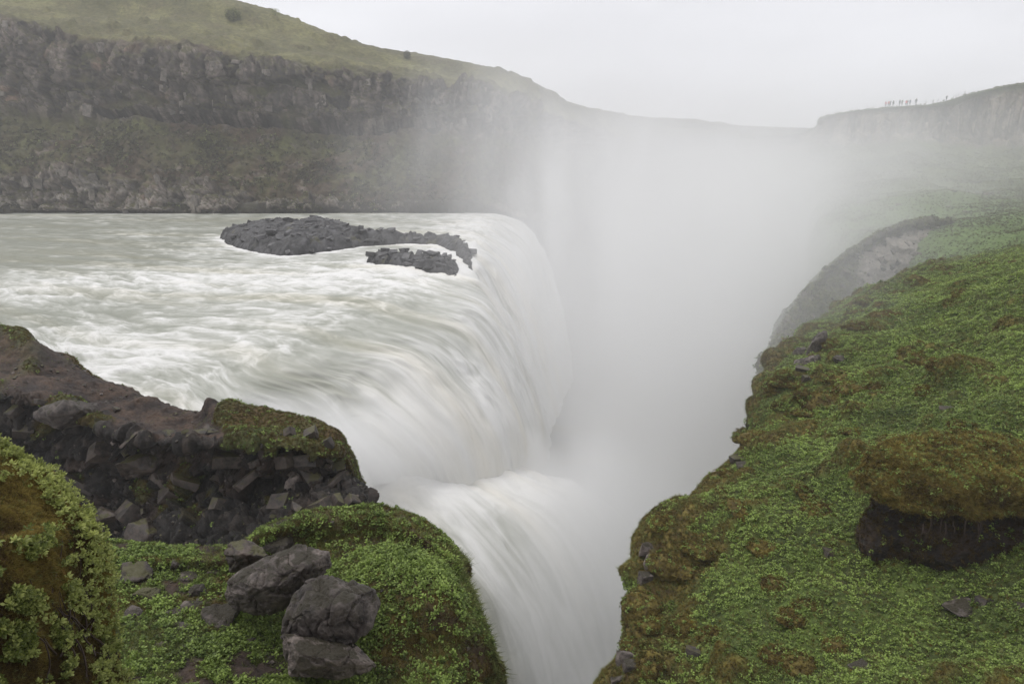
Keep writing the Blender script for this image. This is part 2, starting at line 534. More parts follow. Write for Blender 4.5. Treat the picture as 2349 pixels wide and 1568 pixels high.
# measure the flow distance from the lip so streaks stay aligned between streams
lip = int(np.searchsorted(np.linspace(0, 1, 2), 2)); lipc = sum(cv[:6])
along = along - along[:, lipc:lipc + 1]
acr = np.concatenate([np.zeros((1, P.shape[1])), np.cumsum(np.linalg.norm(np.diff(P, axis=0), axis=-1), axis=0)], 0)
acr = .5 * acr + .5 * acr[:, lipc:lipc + 1]
flow = np.stack([along, acr, np.zeros_like(acr)], -1)
steep = smooth(5.2, 6.9, V)
dist = P[..., 1]
q = np.stack([along * .17, acr * .36, np.zeros_like(acr)], -1)
warp = fbm(q * .6 + 40, 2)
q2 = q + .6 * warp[..., None]
w1 = ridged(q2, 4, .55)
w2 = fbm(np.stack([along * .35, acr * .9, np.zeros_like(acr)], -1) + 11, 4, .55)
rough_w = .35 + 1.1 * smooth(.3, .75, Fo)
riv = (.30 * w1 + .20 * w2) * rough_w * smooth(0, .6, U + .2)
folds = 1.0 * fbm(np.stack([along * .095 + 5, acr * .24, np.zeros_like(acr)], -1) + .45 * warp[..., None], 4, .5) + .20 * fbm(np.stack([along * .12, acr * .8, np.zeros_like(acr) + 3], -1) + .5 * warp[..., None], 3, .5)
disp = riv * (1 - steep) + folds * steep
P2 = P + N * disp[..., None]
foam = Fo - .14 * (1 - steep) - .24 * smooth(4.6, 2, V) * smooth(2.5, 4.5, U) + (1 - steep) * (.60 * (w1 - .15) + .30 * w2) + steep * .42 * (folds) - .10 + .12 * steep
# broad swirls of foam
foam += .25 * fbm(np.stack([along * .05, acr * .13, np.zeros_like(acr) + 8], -1), 3) * (1 - steep)
for poly_ in (ISL1, ISL2):
    dd_ = -poly_dist(P2[..., 0], P2[..., 1], [pt(x, y, 0)[:2] for x, y in poly_])
    foam += .75 * np.exp(-np.clip(dd_, 0, 99) / .9) * (.5 + .9 * np.clip(w2 + .5, 0, 1)) * (1 - steep)
ka = sum(cv[:6]) + 8
for nm, a, b_ in (('river', 0, ka + 1), ('waterfall', ka, P2.shape[1])):
    o = grid_obj(nm, P2[:, a:b_], M_water, N=N[:, a:b_], attrs={'flow': flow[:, a:b_], 'foam': foam[:, a:b_], 'steep': steep[:, a:b_]})
    NN = grid_normals(P2)
    NN = orient(NN, (0, 0, 1))[:, a:b_].reshape(-1, 3)
    o.data.normals_split_custom_set_from_vertices(NN.tolist())
    tagobj(o, kind='structure')

B = [
 [(430,1060,33),(520,1110,32),(620,1160,31),(720,1230,29.5),(810,1310,28),(890,1420,27),(950,1550,26.5),(1010,1700,26)],
 [(560,1040,35),(660,1080,34),(750,1130,33),(860,1195,31.5),(965,1270,30),(1060,1370,29),(1120,1490,28.5),(1160,1650,28)],
 [(720,1020,38.5),(840,1055,37.5),(970,1105,36),(1090,1175,34.5),(1200,1270,33.2),(1280,1390,32.2),(1340,1520,31.5),(1380,1690,31)],
 [(880,1022,41),(1000,1058,40),(1120,1110,39),(1240,1180,37.5),(1330,1275,36),(1390,1390,35),(1430,1520,34.5),(1450,1700,34)],
 [(1040,1035,44.5),(1150,1075,43.5),(1270,1120,42.5),(1370,1190,41),(1440,1290,40),(1480,1400,39),(1500,1530,38),(1510,1700,38)],
 [(1200,1062,50),(1290,1100,49),(1400,1160,48),(1480,1260,46),(1520,1370,45),(1540,1490,44),(1550,1600,43),(1550,1720,43)]]
P, U, V = patch([[pt(*q) for q in r] for r in B], 44, 40)
N = orient(grid_normals(P), (0, 0, 1))
along = np.concatenate([np.zeros((P.shape[0], 1)), np.cumsum(np.linalg.norm(np.diff(P, axis=1), axis=-1), axis=1)], 1)
acr = np.concatenate([np.zeros((1, P.shape[1])), np.cumsum(np.linalg.norm(np.diff(P, axis=0), axis=-1), axis=0)], 0)
cw = fbm(np.stack([along * .12, acr * .12, acr * 0 + 5], -1), 3)
fold = .50 * fbm(np.stack([along * .12 + cw, acr * .30 + cw, acr * 0], -1), 4) + .25 * ridged(np.stack([along * .2 + cw, acr * .45 + cw, acr * 0], -1), 3) * smooth(4.5, 0, V) + .8 * fbm(np.stack([along * .22, acr * .22, acr * 0 + 2], -1), 3) * smooth(3.2, .5, V)
foam = .95 + .5 * fold - .30 * smooth(1.5, 4, V)
o = grid_obj('lower_cascade', P + N * fold[..., None], M_water, N=N, attrs={'flow': np.stack([along, acr, acr * 0], -1), 'foam': foam, 'steep': np.full(foam.shape, .8)})
tagobj(o, kind='structure')

# ------------------------------------------------------------------ far canyon wall on the left
print('walls')
px_ = [-700, -300, 0, 200, 400, 600, 800, 1000, 1100, 1190, 1250, 1330, 1450, 1700]
Yw = [125, 125, 124.5, 125, 124, 124, 124.5, 125, 126, 134, 146, 175, 230, 330]
rows = [
 ('z', [-40] * 14, 2),
 ('p', [505, 505, 506, 508, 507, 506, 504, 504, 506, 560, 600, 640, 640, 560], 0),
 ('p', [484, 485, 486, 490, 490, 489, 487, 487, 488, 505, 530, 560, 560, 500], 0),
 ('p', [395, 395, 397, 400, 425, 447, 455, 460, 464, 472, 482, 495, 500, 450], 2.5),
 ('p', [330, 330, 332, 338, 352, 366, 376, 386, 390, 398, 408, 425, 440, 410], 9),
 ('p', [240, 245, 250, 262, 272, 285, 295, 302, 308, 322, 334, 350, 370, 370], 17),
 ('p', [150, 155, 160, 180, 195, 210, 225, 248, 262, 282, 296, 318, 340, 340], 19),
 ('p', [40, 45, 50, 85, 112, 135, 155, 190, 208, 236, 258, 286, 310, 315], 22),
 ('p', [-60, -40, -5, 25, 55, 82, 128, 162, 180, 206, 234, 270, 290, 302], 42),
 ('p', [-140, -120, -95, -62, -22, 22, 96, 138, 156, 176, 208, 252, 268, 292], 62),
 ('b', None, 0)]
ctrl = []
for kind, pys, dy in rows:
    r_ = []
    for i, x in enumerate(px_):
        k = 1.0 if i < 8 else max(.2, 1 - (i - 7) * .13)
        if kind == 'z':
            w = ptY(x, pys[i] + 520, Yw[i] + dy); w[2] = -40; w[0] = ptY(x, 500, Yw[i])[0]
        elif kind == 'p':
            w = ptY(x, pys[i], Yw[i] + dy * k)
        else:
            w = np.array(ctrl[-1][i]) + np.array([0, 60, -14])
        r_.append(w)
    ctrl.append(r_)
P, U, V = patch(ctrl, [6, 6, 40, 26, 34, 34, 40, 26, 16, 6], [20, 50, 62, 62, 62, 62, 62, 44, 36, 30, 26, 16, 12])
N = orient(grid_normals(P), (0, -1, .3))
wp = P + np.stack([2.6 * fbm(P * .11 + 1, 3), 2.6 * fbm(P * .11 + 2, 3), 2.2 * fbm(P * .13 + 3, 3)], -1) + .5 * fbm(P * .9, 2)[..., None]
Uj = U + .42 * fbm(P * .05, 4) + .16 * fbm(P * .3 + 3, 3)
low = smooth(1.9, 2.1, U) * (1 - smooth(2.75, 3.1, Uj - .25 * smooth(-.1, .3, fbm(P * .1 + 66, 2)) + .35 * smooth(4.2, 5.5, V)))
up = smooth(4.75, 5.05, U + .06 * fbm(P * .2, 2)) * (1 - smooth(6.75, 7.05, Uj))
cliff = np.clip(low + up, 0, 1)
m1 = fbm(P * .09 + 7, 4)
m2 = fbm(P * .4 + 2, 4, .6)
gap_ = smooth(.1, .3, fbm(P * np.array([.10, .1, .22]) + 120, 4) - .02) * up
cliff = cliff * (1 - .85 * gap_)
veg = 1 - cliff
bl, crack, rr = blocky(wp * np.array([.22, .2, .10]), 1.1)
bl2, crack2, rr2 = blocky(wp * np.array([.75, .75, .26]) + 5, 1.1)
bl3, crack3, rr3 = blocky(wp * np.array([1.9, 1.9, .9]) + 9, 1.1)
col_n = ridged(wp * np.array([.28, .28, .035]), 3)
str_ = ridged(wp * np.array([.012, .012, .30]) + 30, 3)
crack = np.minimum(.4 + .6 * crack, .45 + .55 * crack2) * (.75 + .25 * crack3)
disp = cliff * (2.2 * bl + 1.0 * bl2 + .35 * bl3 + 1.2 * col_n + 1.1 * str_) + veg * (2.0 * m1 + 1.1 * m2 + .25 * bl2) * (1 - .5 * smooth(7.2, 8, U)) + 2.8 * fbm(P * .025, 3)
disp += .8 * (smooth(.25, .5, fbm(P * np.array([.25, .25, .35]) + 20, 2))) * veg
# the long dark recess under the upper cliff
rec = np.exp(-((U - 5.05 - .05 * fbm(P * .05, 2)) / .09) ** 2) * smooth(2.9, 3.4, V) * (1 - smooth(6.6, 7.4, V))
disp -= 3.5 * rec
sky_edge = smooth(8.3, 9, U)
disp = disp * (1 - .55 * sky_edge) + sky_edge * .35 * ridged(P * .5, 3)
PW = P + N * disp[..., None]
NW = orient(grid_normals(PW), (0, -1, .3))
rock_d = np.array([.050, .043, .038]); rock_l = np.array([.30, .25, .215]); tan = np.array([.30, .20, .14])
gr = np.array([.115, .125, .040]); ol = np.array([.070, .066, .026]); br = np.array([.075, .052, .032])
t = np.clip(.38 + .9 * m2 + .7 * (rr2[..., 7] - .5) + .4 * (rr[..., 7] - .5) + .25 * smooth(2.9, 2.3, U), 0, 1)[..., None]
crock = rock_d * (1 - t) + rock_l * t
tn = smooth(.25, .5, fbm(P * .12 + 31, 3))[..., None] * (rr2[..., 5:6] > .35)
crock = crock * (1 - .7 * tn) + tan * .7 * tn
pale = (smooth(2.06, 2.14, U) * smooth(2.9, 2.6, U) * smooth(-.15, .25, fbm(P * np.array([.25, .25, .9]) + 140, 4)) * .75)[..., None]
crock = crock * (1 - pale) + np.array([.40, .36, .32]) * pale
crock = crock * (.3 + .7 * crack[..., None])
v1 = smooth(-.2, .25, fbm(P * .10 + 50, 4))[..., None]
v2 = smooth(0, .35, fbm(P * .3 + 60, 3))[..., None]
cveg = (ol * (1 - v1) + br * v1) * (1 - .5 * v2) + gr * .5 * v2
top = smooth(6.9, 7.2, Uj)[..., None]
ctop = np.array([.118, .112, .046]) * 1.15 * (.75 + .5 * v1) * (1 - .45 * v2) + np.array([.12, .10, .05]) * .45 * v2
cveg = cveg * (1 - top) + ctop * top
# bare stones among the plants, moss on the flat steps of the cliff
bare = (smooth(.18, .34, fbm(P * np.array([.35, .35, .7]) + 90, 4)) * (1 - top[..., 0]) * veg)[..., None]
cveg = cveg * (1 - .7 * bare) + crock * .7 * bare
ledge = (smooth(.35, .75, NW[..., 2]) * cliff)[..., None]
col = cveg * veg[..., None] + (crock * (1 - ledge) + ol * ledge) * cliff[..., None]
wetl = smooth(2.12, 2.02, U)[..., None]
col = col * (1 - .75 * wetl) + np.array([.03, .028, .025]) * .75 * wetl
rim = smooth(5.9, 6.5, V)[..., None] * smooth(8.2, 9, U)[..., None]
col = col * (1 - .5 * rim) + np.array([.07, .065, .05]) * .5 * rim
wall = grid_obj('canyon_wall', PW, M_far, cols=col, N=N)
tagobj(wall, kind='structure')
U_w = Uj
cliff_w = cliff

# far rim of the canyon behind the mist
px2 = [1100, 1250, 1330, 1400, 1500, 1600, 1700, 1800, 1880, 2000, 2200]
top2 = [235, 243, 252, 262, 272, 281, 289, 294, 296, 297, 297]
Yf = [300, 330, 360, 390, 410, 420, 420, 410, 400, 400, 400]
ctrl = [[ptY(x, 760, y - 60) for x, y in zip(px2, Yf)], [ptY(x, 480, y - 40) for x, y in zip(px2, Yf)],
        [ptY(x, 340, y - 10) for x, y in zip(px2, Yf)], [ptY(x, a, y) for x, a, y in zip(px2, top2, Yf)],
        [ptY(x, a, y) + np.array([0, 90, -6]) for x, a, y in zip(px2, top2, Yf)]]
P, U, V = patch(ctrl, [10, 14, 24, 8], 16)
N = orient(grid_normals(P), (0, -1, .3))
d = 3.5 * fbm(P * .03, 4) * (1 - smooth(2.6, 3, U)) + .6 * ridged(P * .12, 3)
t = smooth(-.2, .3, fbm(P * .05, 3))[..., None]
o = grid_obj('distant_canyon_rim', P + N * d[..., None], M_far, cols=np.array([.10, .10, .06]) * t + np.array([.08, .07, .06]) * (1 - t), N=N)
tagobj(o, kind='structure')

# hill with the basalt cliff on the right
px3 = [1700, 1830, 1872, 1885, 1950, 2050, 2150, 2240, 2349, 2600, 3000]
Y3 = [300, 290, 262, 250, 236, 226, 220, 216, 210, 200, 180]
rows3 = [
 ([298, 296, 288, 270, 255, 246, 239, 210, 190, 165, 150], 40, 6),
 ([312, 305, 290, 271, 256, 247, 240, 213, 192, 168, 152], 0, 0),
 ([330, 318, 305, 288, 272, 262, 257, 240, 222, 205, 190], -2, 0),
 ([360, 345, 338, 332, 330, 322, 325, 330, 328, 322, 315], -6, 0),
 ([420, 400, 390, 385, 380, 372, 378, 384, 380, 370, 360], -32, 0),
 ([470, 450, 445, 440, 432, 430, 432, 436, 430, 425, 420], -75, 0),
 ([520, 510, 500, 500, 498, 496, 496, 494, 490, 480, 480], -112, 0),
 ([620, 600, 580, 560, 545, 538, 532, 528, 524, 520, 520], -132, 0),
 ([760, 740, 700, 680, 660, 640, 630, 620, 610, 600, 600], -145, 0)]
ctrl = [[ptY(x, a[i], Y3[i] + dy) + np.array([0, 0, -z]) for i, x in enumerate(px3)] for a, dy, z in rows3]
P, U, V = patch(ctrl, [8, 14, 36, 26, 24, 22, 18, 8], [10, 12, 10, 36, 46, 46, 46, 50, 40, 20])
N = orient(grid_normals(P), (0, -1, .4))
Uj = U + .10 * fbm(P * .06, 3)
cl = smooth(1.55, 1.85, Uj) * (1 - smooth(2.95, 3.2, Uj))
fl = fbm(P * np.array([.35, .2, .03]), 3)
bl, crack, rr = blocky(P * np.array([.3, .3, .12]))
disp = cl * (3.2 * fl + 1.8 * bl) + (1 - cl) * (2.2 * fbm(P * .05, 4) + 1.0 * fbm(P * .22, 4)) * smooth(.9, 1.6, U)
P3 = P + N * disp[..., None]
t = np.clip(.5 + .8 * fl + .4 * (rr[..., 7] - .5), 0, 1)[..., None]
crock = np.array([.060, .052, .045]) * (1 - t) + np.array([.38, .32, .26]) * t
g1 = smooth(-.25, .35, fbm(P * .06 + 12, 4))[..., None]
sc_ = (smooth(.12, .4, fbm(P * np.array([.05, .03, .05]) + 44, 4)) * smooth(2.9, 3.2, U) * (1 - smooth(4.2, 5.4, U)))[..., None]
green = np.array([.10, .118, .042]) * (.6 + .5 * g1)
low = smooth(4.6, 6, U)[..., None]
green = green * (1 - low) + np.array([.11, .165, .048]) * low
veg = green * (1 - .65 * sc_) + np.array([.16, .14, .12]) * .65 * sc_
col = crock * cl[..., None] + veg * (1 - cl[..., None])
hill = grid_obj('grassy_hill', P3, M_far, cols=col, N=N)
tagobj(hill, kind='structure')
cliff_h = cl; NH = N

# eroded gravel bank beyond the near slope
pxb = [1752, 1778, 1815, 1862, 1920, 1990, 2060, 2130, 2185, 2230, 2300]
rimb = [880, 790, 722, 655, 600, 552, 518, 506, 508, 522, 535]
Yb = [50, 55, 60, 66, 72, 80, 87, 92, 94, 95, 96]
ctrl = [
 [ptY(x, a - 6 - 50 * max(0, (1900 - x) / 200), y + 22) + np.array([0, 0, -.6]) for x, a, y in zip(pxb, rimb, Yb)],
 [ptY(x, a, y) for x, a, y in zip(pxb, rimb, Yb)],
 [ptY(x, a + 16, y + .5) for x, a, y in zip(pxb, rimb, Yb)],
 [ptY(x - 20, a + 60, y - 6) for x, a, y in zip(pxb, rimb, Yb)],
 [ptY(x - 22, a + 130, y - 10) for x, a, y in zip(pxb, rimb, Yb)],
 [ptY(x - 26, a + 300, y - 12) for x, a, y in zip(pxb, rimb, Yb)]]
P, U, V = patch(ctrl, [14, 10, 26, 26, 12], 26)
N = orient(grid_normals(P), (0, -1, .6))
bl, crack, rr = blocky(P * .5)
disp = .9 * fbm(P * .15, 4) + .55 * bl * smooth(.9, 1.2, U) + .35 * fbm(P * .8, 3)
grv = (smooth(1.9, 2.3, U + .3 * fbm(P * .2, 3)) * smooth(4.6, 5.3, V + .4 * fbm(P * .2 + 4, 2)) * (1 - smooth(8.3, 8.9, V)))[..., None]
mo = smooth(-.15, .25, fbm(P * .25 + 9, 4))[..., None]
base = np.array([.11, .12, .045]) * mo + np.array([.10, .085, .065]) * (1 - mo)
gtop = (1 - smooth(.8, 1.1, U))[..., None]
base = base * (1 - gtop) + np.array([.10, .14, .045]) * gtop
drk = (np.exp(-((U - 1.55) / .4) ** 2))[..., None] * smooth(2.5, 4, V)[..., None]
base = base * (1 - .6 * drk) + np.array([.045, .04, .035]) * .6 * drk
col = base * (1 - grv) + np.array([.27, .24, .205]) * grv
disp += .5 * blocky(P * 1.1 + 3)[0] * (1 - .6 * grv[..., 0]) * smooth(1, 1.5, U)
bankP, bankN, bankG = P + N * disp[..., None], N, grv[..., 0]
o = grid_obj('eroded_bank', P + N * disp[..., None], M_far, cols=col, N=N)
tagobj(o, kind='structure')

# ------------------------------------------------------------------ near green slope on the right
print('slope')
E = [(1330,1900,8.5),(1372,1700,10.5),(1395,1568,12.0),(1440,1490,12.9),(1448,1400,14.2),(1472,1290,15.9),(1500,1192,17.8),(1635,1110,20.3),(1676,1030,22.8),
     (1735,965,25.5),(1738,870,30),(1792,762,36),(1872,692,43),(1955,634,50),(2100,577,62),(2349,527,80),(2500,516,92)]
Ep = np.array([ptY(*e) for e in E])
Yr = np.concatenate([np.linspace(1.0, 8, 24, endpoint=False), 8 * (92 / 8) ** np.linspace(0, 1, 420)])
yk = np.concatenate([[-5, 1], Ep[:, 1]]); xk = np.concatenate([[.9, .9], Ep[:, 0]]); zk = np.concatenate([[-.5, -.5], Ep[:, 2]])
Xe = np.interp(Yr, yk, xk); Ze = np.interp(Yr, yk, zk)
Ze = Ze - np.interp(Yr, [26, 46, 92], [0.2, 1.7, 2.1])
Xe = Xe + .35 * fbm(np.stack([Yr * .45, Yr * 0, Yr * 0], -1), 3) * np.minimum(1, Yr / 14)
down = np.array([34, 26, 19, 14, 10, 7.2, 5.2, 3.8, 2.8, 2.1, 1.6, 1.2, .9, .65, .45, .3, .18, .08])
vv = np.concatenate([[0], .06 * (60 / .06) ** np.linspace(0, 1, 330) - .06 + .03])
vv = np.unique(np.concatenate([[0], np.linspace(.05, 4, 90), 4 + 56 * np.linspace(0, 1, 250)[1:] ** 1.35]))
rise = np.interp(Yr, [0, 12, 30, 50, 62, 92], [.40, .37, .36, .25, .18, .10])
XX = np.zeros((len(Yr), len(down) + len(vv))); ZZ = XX.copy()
nd = len(down)
XX[:, :nd] = Xe[:, None] - (.10 * down + .25 * np.sqrt(down))[None, :] * np.interp(Yr, [12, 24], [1, .25])[:, None]
ZZ[:, :nd] = Ze[:, None] - down[None, :] - .1
XX[:, nd:] = Xe[:, None] + vv[None, :]
prof = vv[None, :] * rise[:, None] - .12 * np.exp(-vv[None, :] / .6)
prof = np.where(prof > 7, 7 + (prof - 7) * .5, prof)
ZZ[:, nd:] = Ze[:, None] + prof
YY = np.repeat(Yr[:, None], XX.shape[1], 1)
P = np.stack([XX, YY, ZZ], -1)
Vd = np.concatenate([-down, vv])[None, :] + 0 * YY
N = orient(grid_normals(P), (-.3, 0, 1))
near = np.clip(YY / 14, .35, 1.6)
hum = np.maximum(0, 1 - worley(np.stack([XX * .55, YY * .45, ZZ * .3], -1) + .3 * fbm(P * .5, 2)[..., None])[0] * 1.5)
f_l = fbm(P * .22, 3); f_m = fbm(P * .9 + 5, 4, .55); f_s = fbm(P * 3.1, 3, .6)
mossm = smooth(-.04, .32, fbm(P * np.array([.42, .55, .42]) + 25, 4, .6) + .20 * np.exp(-np.abs(Vd) / .7) + .22 * np.exp(-np.abs(Vd) / (.12 * YY + 1)) - .12)
disp = .60 * f_l + .20 * f_m + .06 * f_s + .62 * hum * (.35 + mossm)
bl, crack, rr = blocky(P * np.array([1.3, 1.3, .9]))
face = smooth(-.25, -.7, Vd + .5 * f_m)
disp = disp * (1 - face) + face * (.35 * bl + .35 * f_l + .15 * f_m)
disp *= np.clip(YY / 5, .3, 1)
PS = P + N * disp[..., None]
NS = orient(grid_normals(PS), (-.3, 0, 1))
g1 = np.array([.080, .115, .024]); g2 = np.array([.042, .055, .014]); ms1 = np.array([.17, .135, .032]); ms2 = np.array([.055, .036, .012])
t1 = smooth(-.3, .3, f_m)[..., None]; t2 = smooth(-.35, .35, f_s)[..., None]
cg = g1 * t1 + g2 * (1 - t1)
cm = ms1 * t2 + ms2 * (1 - t2)
col = cg * (1 - mossm[..., None]) + cm * mossm[..., None]
rk = np.array([.04, .034, .03]) * (.6 + 1.1 * rr[..., 5:6])
fm = (face * (1 - .55 * smooth(.35, .65, fbm(P * .8 + 70, 3) * .5 + .5 + .4 * NS[..., 2])))[..., None]
col = col * (1 - fm) + rk * fm
slope = grid_obj('grassy_slope', PS, M_ground, cols=col, N=N)
tagobj(slope, kind='structure')
slope_data = (PS, NS, mossm * (1 - face), face)

# ------------------------------------------------------------------ rocky outcrop, left middle
print('outcrop')
pxo = [-420, -200, 0, 60, 130, 200, 270, 330, 400, 450, 510, 580, 640, 700, 745, 770]
crest = [735, 742, 756, 768, 815, 856, 876, 905, 936, 938, 930, 950, 960, 975, 992, 1008]
Yc = [27, 26, 24.5, 24, 23.5, 23, 22.6, 22, 21.4, 21, 20.6, 20.2, 19.9, 19.5, 19.1, 18.8]
edge = [900, 905, 905, 915, 935, 965, 990, 1005, 1012, 1012, 1012, 1015, 1020, 1028, 1035, 1042]
Ye = [21, 20.5, 19.8, 19.6, 19.4, 19, 18.6, 18.3, 17.9, 17.6, 17.4, 17.2, 17.1, 17.1, 17.3, 17.6]
mid = [1090, 1090, 1090, 1095, 1100, 1110, 1115, 1120, 1120, 1120, 1120, 1118, 1115, 1112, 1105, 1100]
base = [1300] * 10 + [1290, 1280, 1260, 1240, 1220, 1195]
pb = [-420, -200, 0, 60, 130, 200, 270, 330, 400, 450, 520, 600, 670, 740, 800, 832]
ctrl = []
ctrl.append([ptY(x, a + 140, y + 7) for x, a, y in zip(pxo, crest, Yc)])
ctrl.append([ptY(x, a + 14, y + 2.2) + np.array([0, 0, -.35]) for x, a, y in zip(pxo, crest, Yc)])
ctrl.append([ptY(x, a, y) for x, a, y in zip(pxo, crest, Yc)])
ctrl.append([ptY(x, .55 * a + .45 * e, .55 * y + .45 * y2) + np.array([0, 0, -.18]) for x, a, e, y, y2 in zip(pxo, crest, edge, Yc, Ye)])
ctrl.append([ptY(x, e, y) for x, e, y in zip(pxo, edge, Ye)])
ctrl.append([ptY(x, e + 38, y + .25) for x, e, y in zip(pxo, edge, Ye)])
ctrl.append([ptY(.5 * x + .5 * x2, m_, y + .35) for x, x2, m_, y in zip(pxo, pb, mid, Ye)])
ctrl.append([ptY(x2, b_, y - 1.6) for x2, b_, y in zip(pb, base, Ye)])
ctrl.append([ptY(x2, b_ + 300, y - 2.2) for x2, b_, y in zip(pb, base, Ye)])
# right flank that turns away from the camera
for r_, (dx, dyy, dz) in zip(ctrl, [(.1, 1, -1.5), (.1, 1, -1.2), (-.1, 1.3, -1.1), (-.3, 1.5, -1.0), (-.5, 1.8, -1.2), (-.5, 1.8, -1.2), (-.5, 1.8, -1.2), (-.5, 2, -1.5), (-.5, 2, -3)]):
    r_.append(np.array(r_[-1]) + np.array([dx * .5, dyy, dz]))
    r_.append(np.array(r_[-1]) + np.array([-.2, 3, -4]))
P, U, V = patch(ctrl, [6, 10, 34, 34, 16, 26, 44, 8], [10, 22] + [26] * 13 + [18, 8])
N = orient(grid_normals(P), (0, -1, .8))
f_l = fbm(P * .5, 3); f_m = fbm(P * 1.6 + 4, 4, .6); f_s = fbm(P * 6, 3, .6)
bl, crack, rr = blocky(P * np.array([.85, .85, 1.5]) + .2 * f_m[..., None], 1.3); bl2, crack2, rr2 = blocky(P * 4.2 + .2 * f_m[..., None] + 7)
facem = smooth(3.7, 4.15, U + .35 * f_m)
mossy = smooth(.0, .25, fbm(P * .55 + 14, 3) * .8 + .55 * smooth(9.6, 10.4, V) - .55 * smooth(5.5, 8.5, V) * (1 - smooth(9.2, 10, V)) + .35 * smooth(2.6, 1.6, V) * smooth(2.9, 1.9, U)) * (1 - smooth(4.1, 4.7, U + .5 * f_m))
mossy = np.maximum(mossy, smooth(.16, .36, fbm(P * .8 + 33, 3)) * smooth(4.3, 5.2, U) * .85)
mossy = np.maximum(mossy, np.exp(-((V - 2.6) / .7) ** 2 - ((U - 2) / .6) ** 2))
disp = .30 * f_l + .12 * f_m + .03 * f_s + facem * (.50 * bl + .20 * bl2) + (1 - facem) * (.05 * bl2 + .22 * mossy)
# moss hummock at the left end
disp += .5 * np.exp(-((V - 2.3) / .9) ** 2 - ((U - 2.0) / .5) ** 2) * 0
disp += .35 * np.exp(-((V - 9.6) / .28) ** 2 - ((U - 2.1) / .35) ** 2)
disp -= .45 * np.exp(-((U - 4.75) / .3) ** 2) * smooth(2, 4, V)
PO = P + N * disp[..., None]
NO = orient(grid_normals(PO), (0, -1, .8))
soil = np.array([.078, .046, .028]); soil2 = np.array([.022, .013, .010])
t = smooth(-.3, .35, f_m)[..., None]
cs = soil * t + soil2 * (1 - t)
crk = (np.array([.011, .009, .0075]) + np.array([.046, .034, .026]) * rr2[..., 6:7] * rr[..., 5:6]) * (.35 + .65 * crack2[..., None])
rkm = (facem * (.55 + .45 * (rr[..., 7] > .35)))[..., None]
col = cs * (1 - rkm) + crk * rkm
mg = smooth(-.2, .3, fbm(P * .9 + 3, 3))[..., None]
cmoss = np.array([.075, .085, .020]) * mg + np.array([.095, .06, .016]) * (1 - mg)
col = col * (1 - mossy[..., None]) + cmoss * mossy[..., None]
outcrop = grid_obj('rocky_outcrop', PO, M_outcrop, cols=col, N=N)
tagobj(outcrop, kind='structure')
outcrop_data = (PO, NO, mossy, facem)

# ------------------------------------------------------------------ foreground ledge
print('ledge')
pxl = [-400, 0, 250, 400, 520, 600, 700, 780, 860, 940, 1000, 1040]
L_ = [
 ([1262, 1262, 1272, 1280, 1275, 1222, 1194, 1186, 1182, 1212, 1250, 1288], [6.2, 6.2, 6.2, 6.2, 6.25, 6.42, 6.5, 6.5, 6.5, 6.45, 6.4, 6.35], pxl),
 ([1310, 1310, 1312, 1316, 1312, 1275, 1256, 1250, 1246, 1256, 1280, 1325], [6.2, 6.2, 6.15, 6.1, 6.1, 6.15, 6.15, 6.2, 6.2, 6.3, 6.38, 6.25], [-400, 0, 250, 400, 520, 600, 700, 780, 860, 945, 1010, 1055]),
 ([1370, 1370, 1370, 1372, 1372, 1372, 1355, 1330, 1306, 1298, 1330, 1400], [6.2, 6.2, 6.2, 6.12, 6.08, 6.05, 6.1, 6.3, 6.5, 6.62, 6.55, 6.1], [-400, 0, 250, 400, 520, 620, 720, 790, 860, 950, 1030, 1080]),
 ([1440, 1440, 1440, 1440, 1440, 1440, 1440, 1425, 1405, 1395, 1410, 1470], [6.3, 6.3, 6.3, 6.22, 6.15, 6.1, 6.1, 6.2, 6.35, 6.5, 6.4, 5.8], [-400, 0, 250, 400, 520, 620, 720, 800, 870, 960, 1050, 1110]),
 ([1510, 1510, 1510, 1512, 1512, 1512, 1512, 1510, 1505, 1500, 1505, 1530], [6.4, 6.4, 6.45, 6.4, 6.3, 6.2, 6.15, 6.15, 6.15, 6.1, 6.0, 5.4], [-400, 0, 250, 400, 520, 620, 720, 800, 870, 960, 1050, 1122]),
 ([1600, 1600, 1600, 1600, 1600, 1600, 1600, 1600, 1600, 1600, 1600, 1600], [6.5, 6.5, 6.6, 6.55, 6.45, 6.35, 6.25, 6.25, 6.25, 6.15, 6.0, 5.3], [-400, 0, 250, 400, 520, 620, 720, 800, 870, 950, 1020, 1085]),
 ([1800] * 12, [6.9, 6.9, 6.9, 6.8, 6.7, 6.6, 6.5, 6.45, 6.4, 6.3, 6.1, 5.3], [-400, 0, 250, 400, 520, 620, 720, 800, 870, 950, 1010, 1060])]
rowsL = []
for pys, zs, xs in L_:
    r_ = [pt(x, y, z) for x, y, z in zip(xs, pys, zs)]
    rowsL.append(r_)
back = [np.array(w) + np.array([0, .8, -.6]) for w in rowsL[0]]
back2 = [np.array(w) + np.array([0, 1.3, -4]) for w in rowsL[0]]
last = rowsL[-1]
f1 = [np.array([w[0] * 1.0, 2.6, 8.3 if w[0] < 0 else 6]) for w in last]
f2 = [np.array([w[0] * 1.0, 1.0, 10.1 if w[0] < 0 else 6]) for w in last]
f3 = [np.array([w[0] * 1.0, -3.0, 10.4]) for w in last]
rowsL = [back2, back] + rowsL + [f1, f2, f3]
for r_ in rowsL:
    e = np.array(r_[-1])
    r_.append(e + np.array([.14, .10, -.35]))
    r_.append(e + np.array([.05, .35, -1.1]))
    r_.append(e + np.array([-.2, .7, -4]))
P, U, V = patch(rowsL, [5, 10, 40, 46, 46, 46, 46, 20, 8, 6, 4], [16, 34, 34, 30, 26, 30, 26, 26, 28, 28, 26, 20, 22, 8])
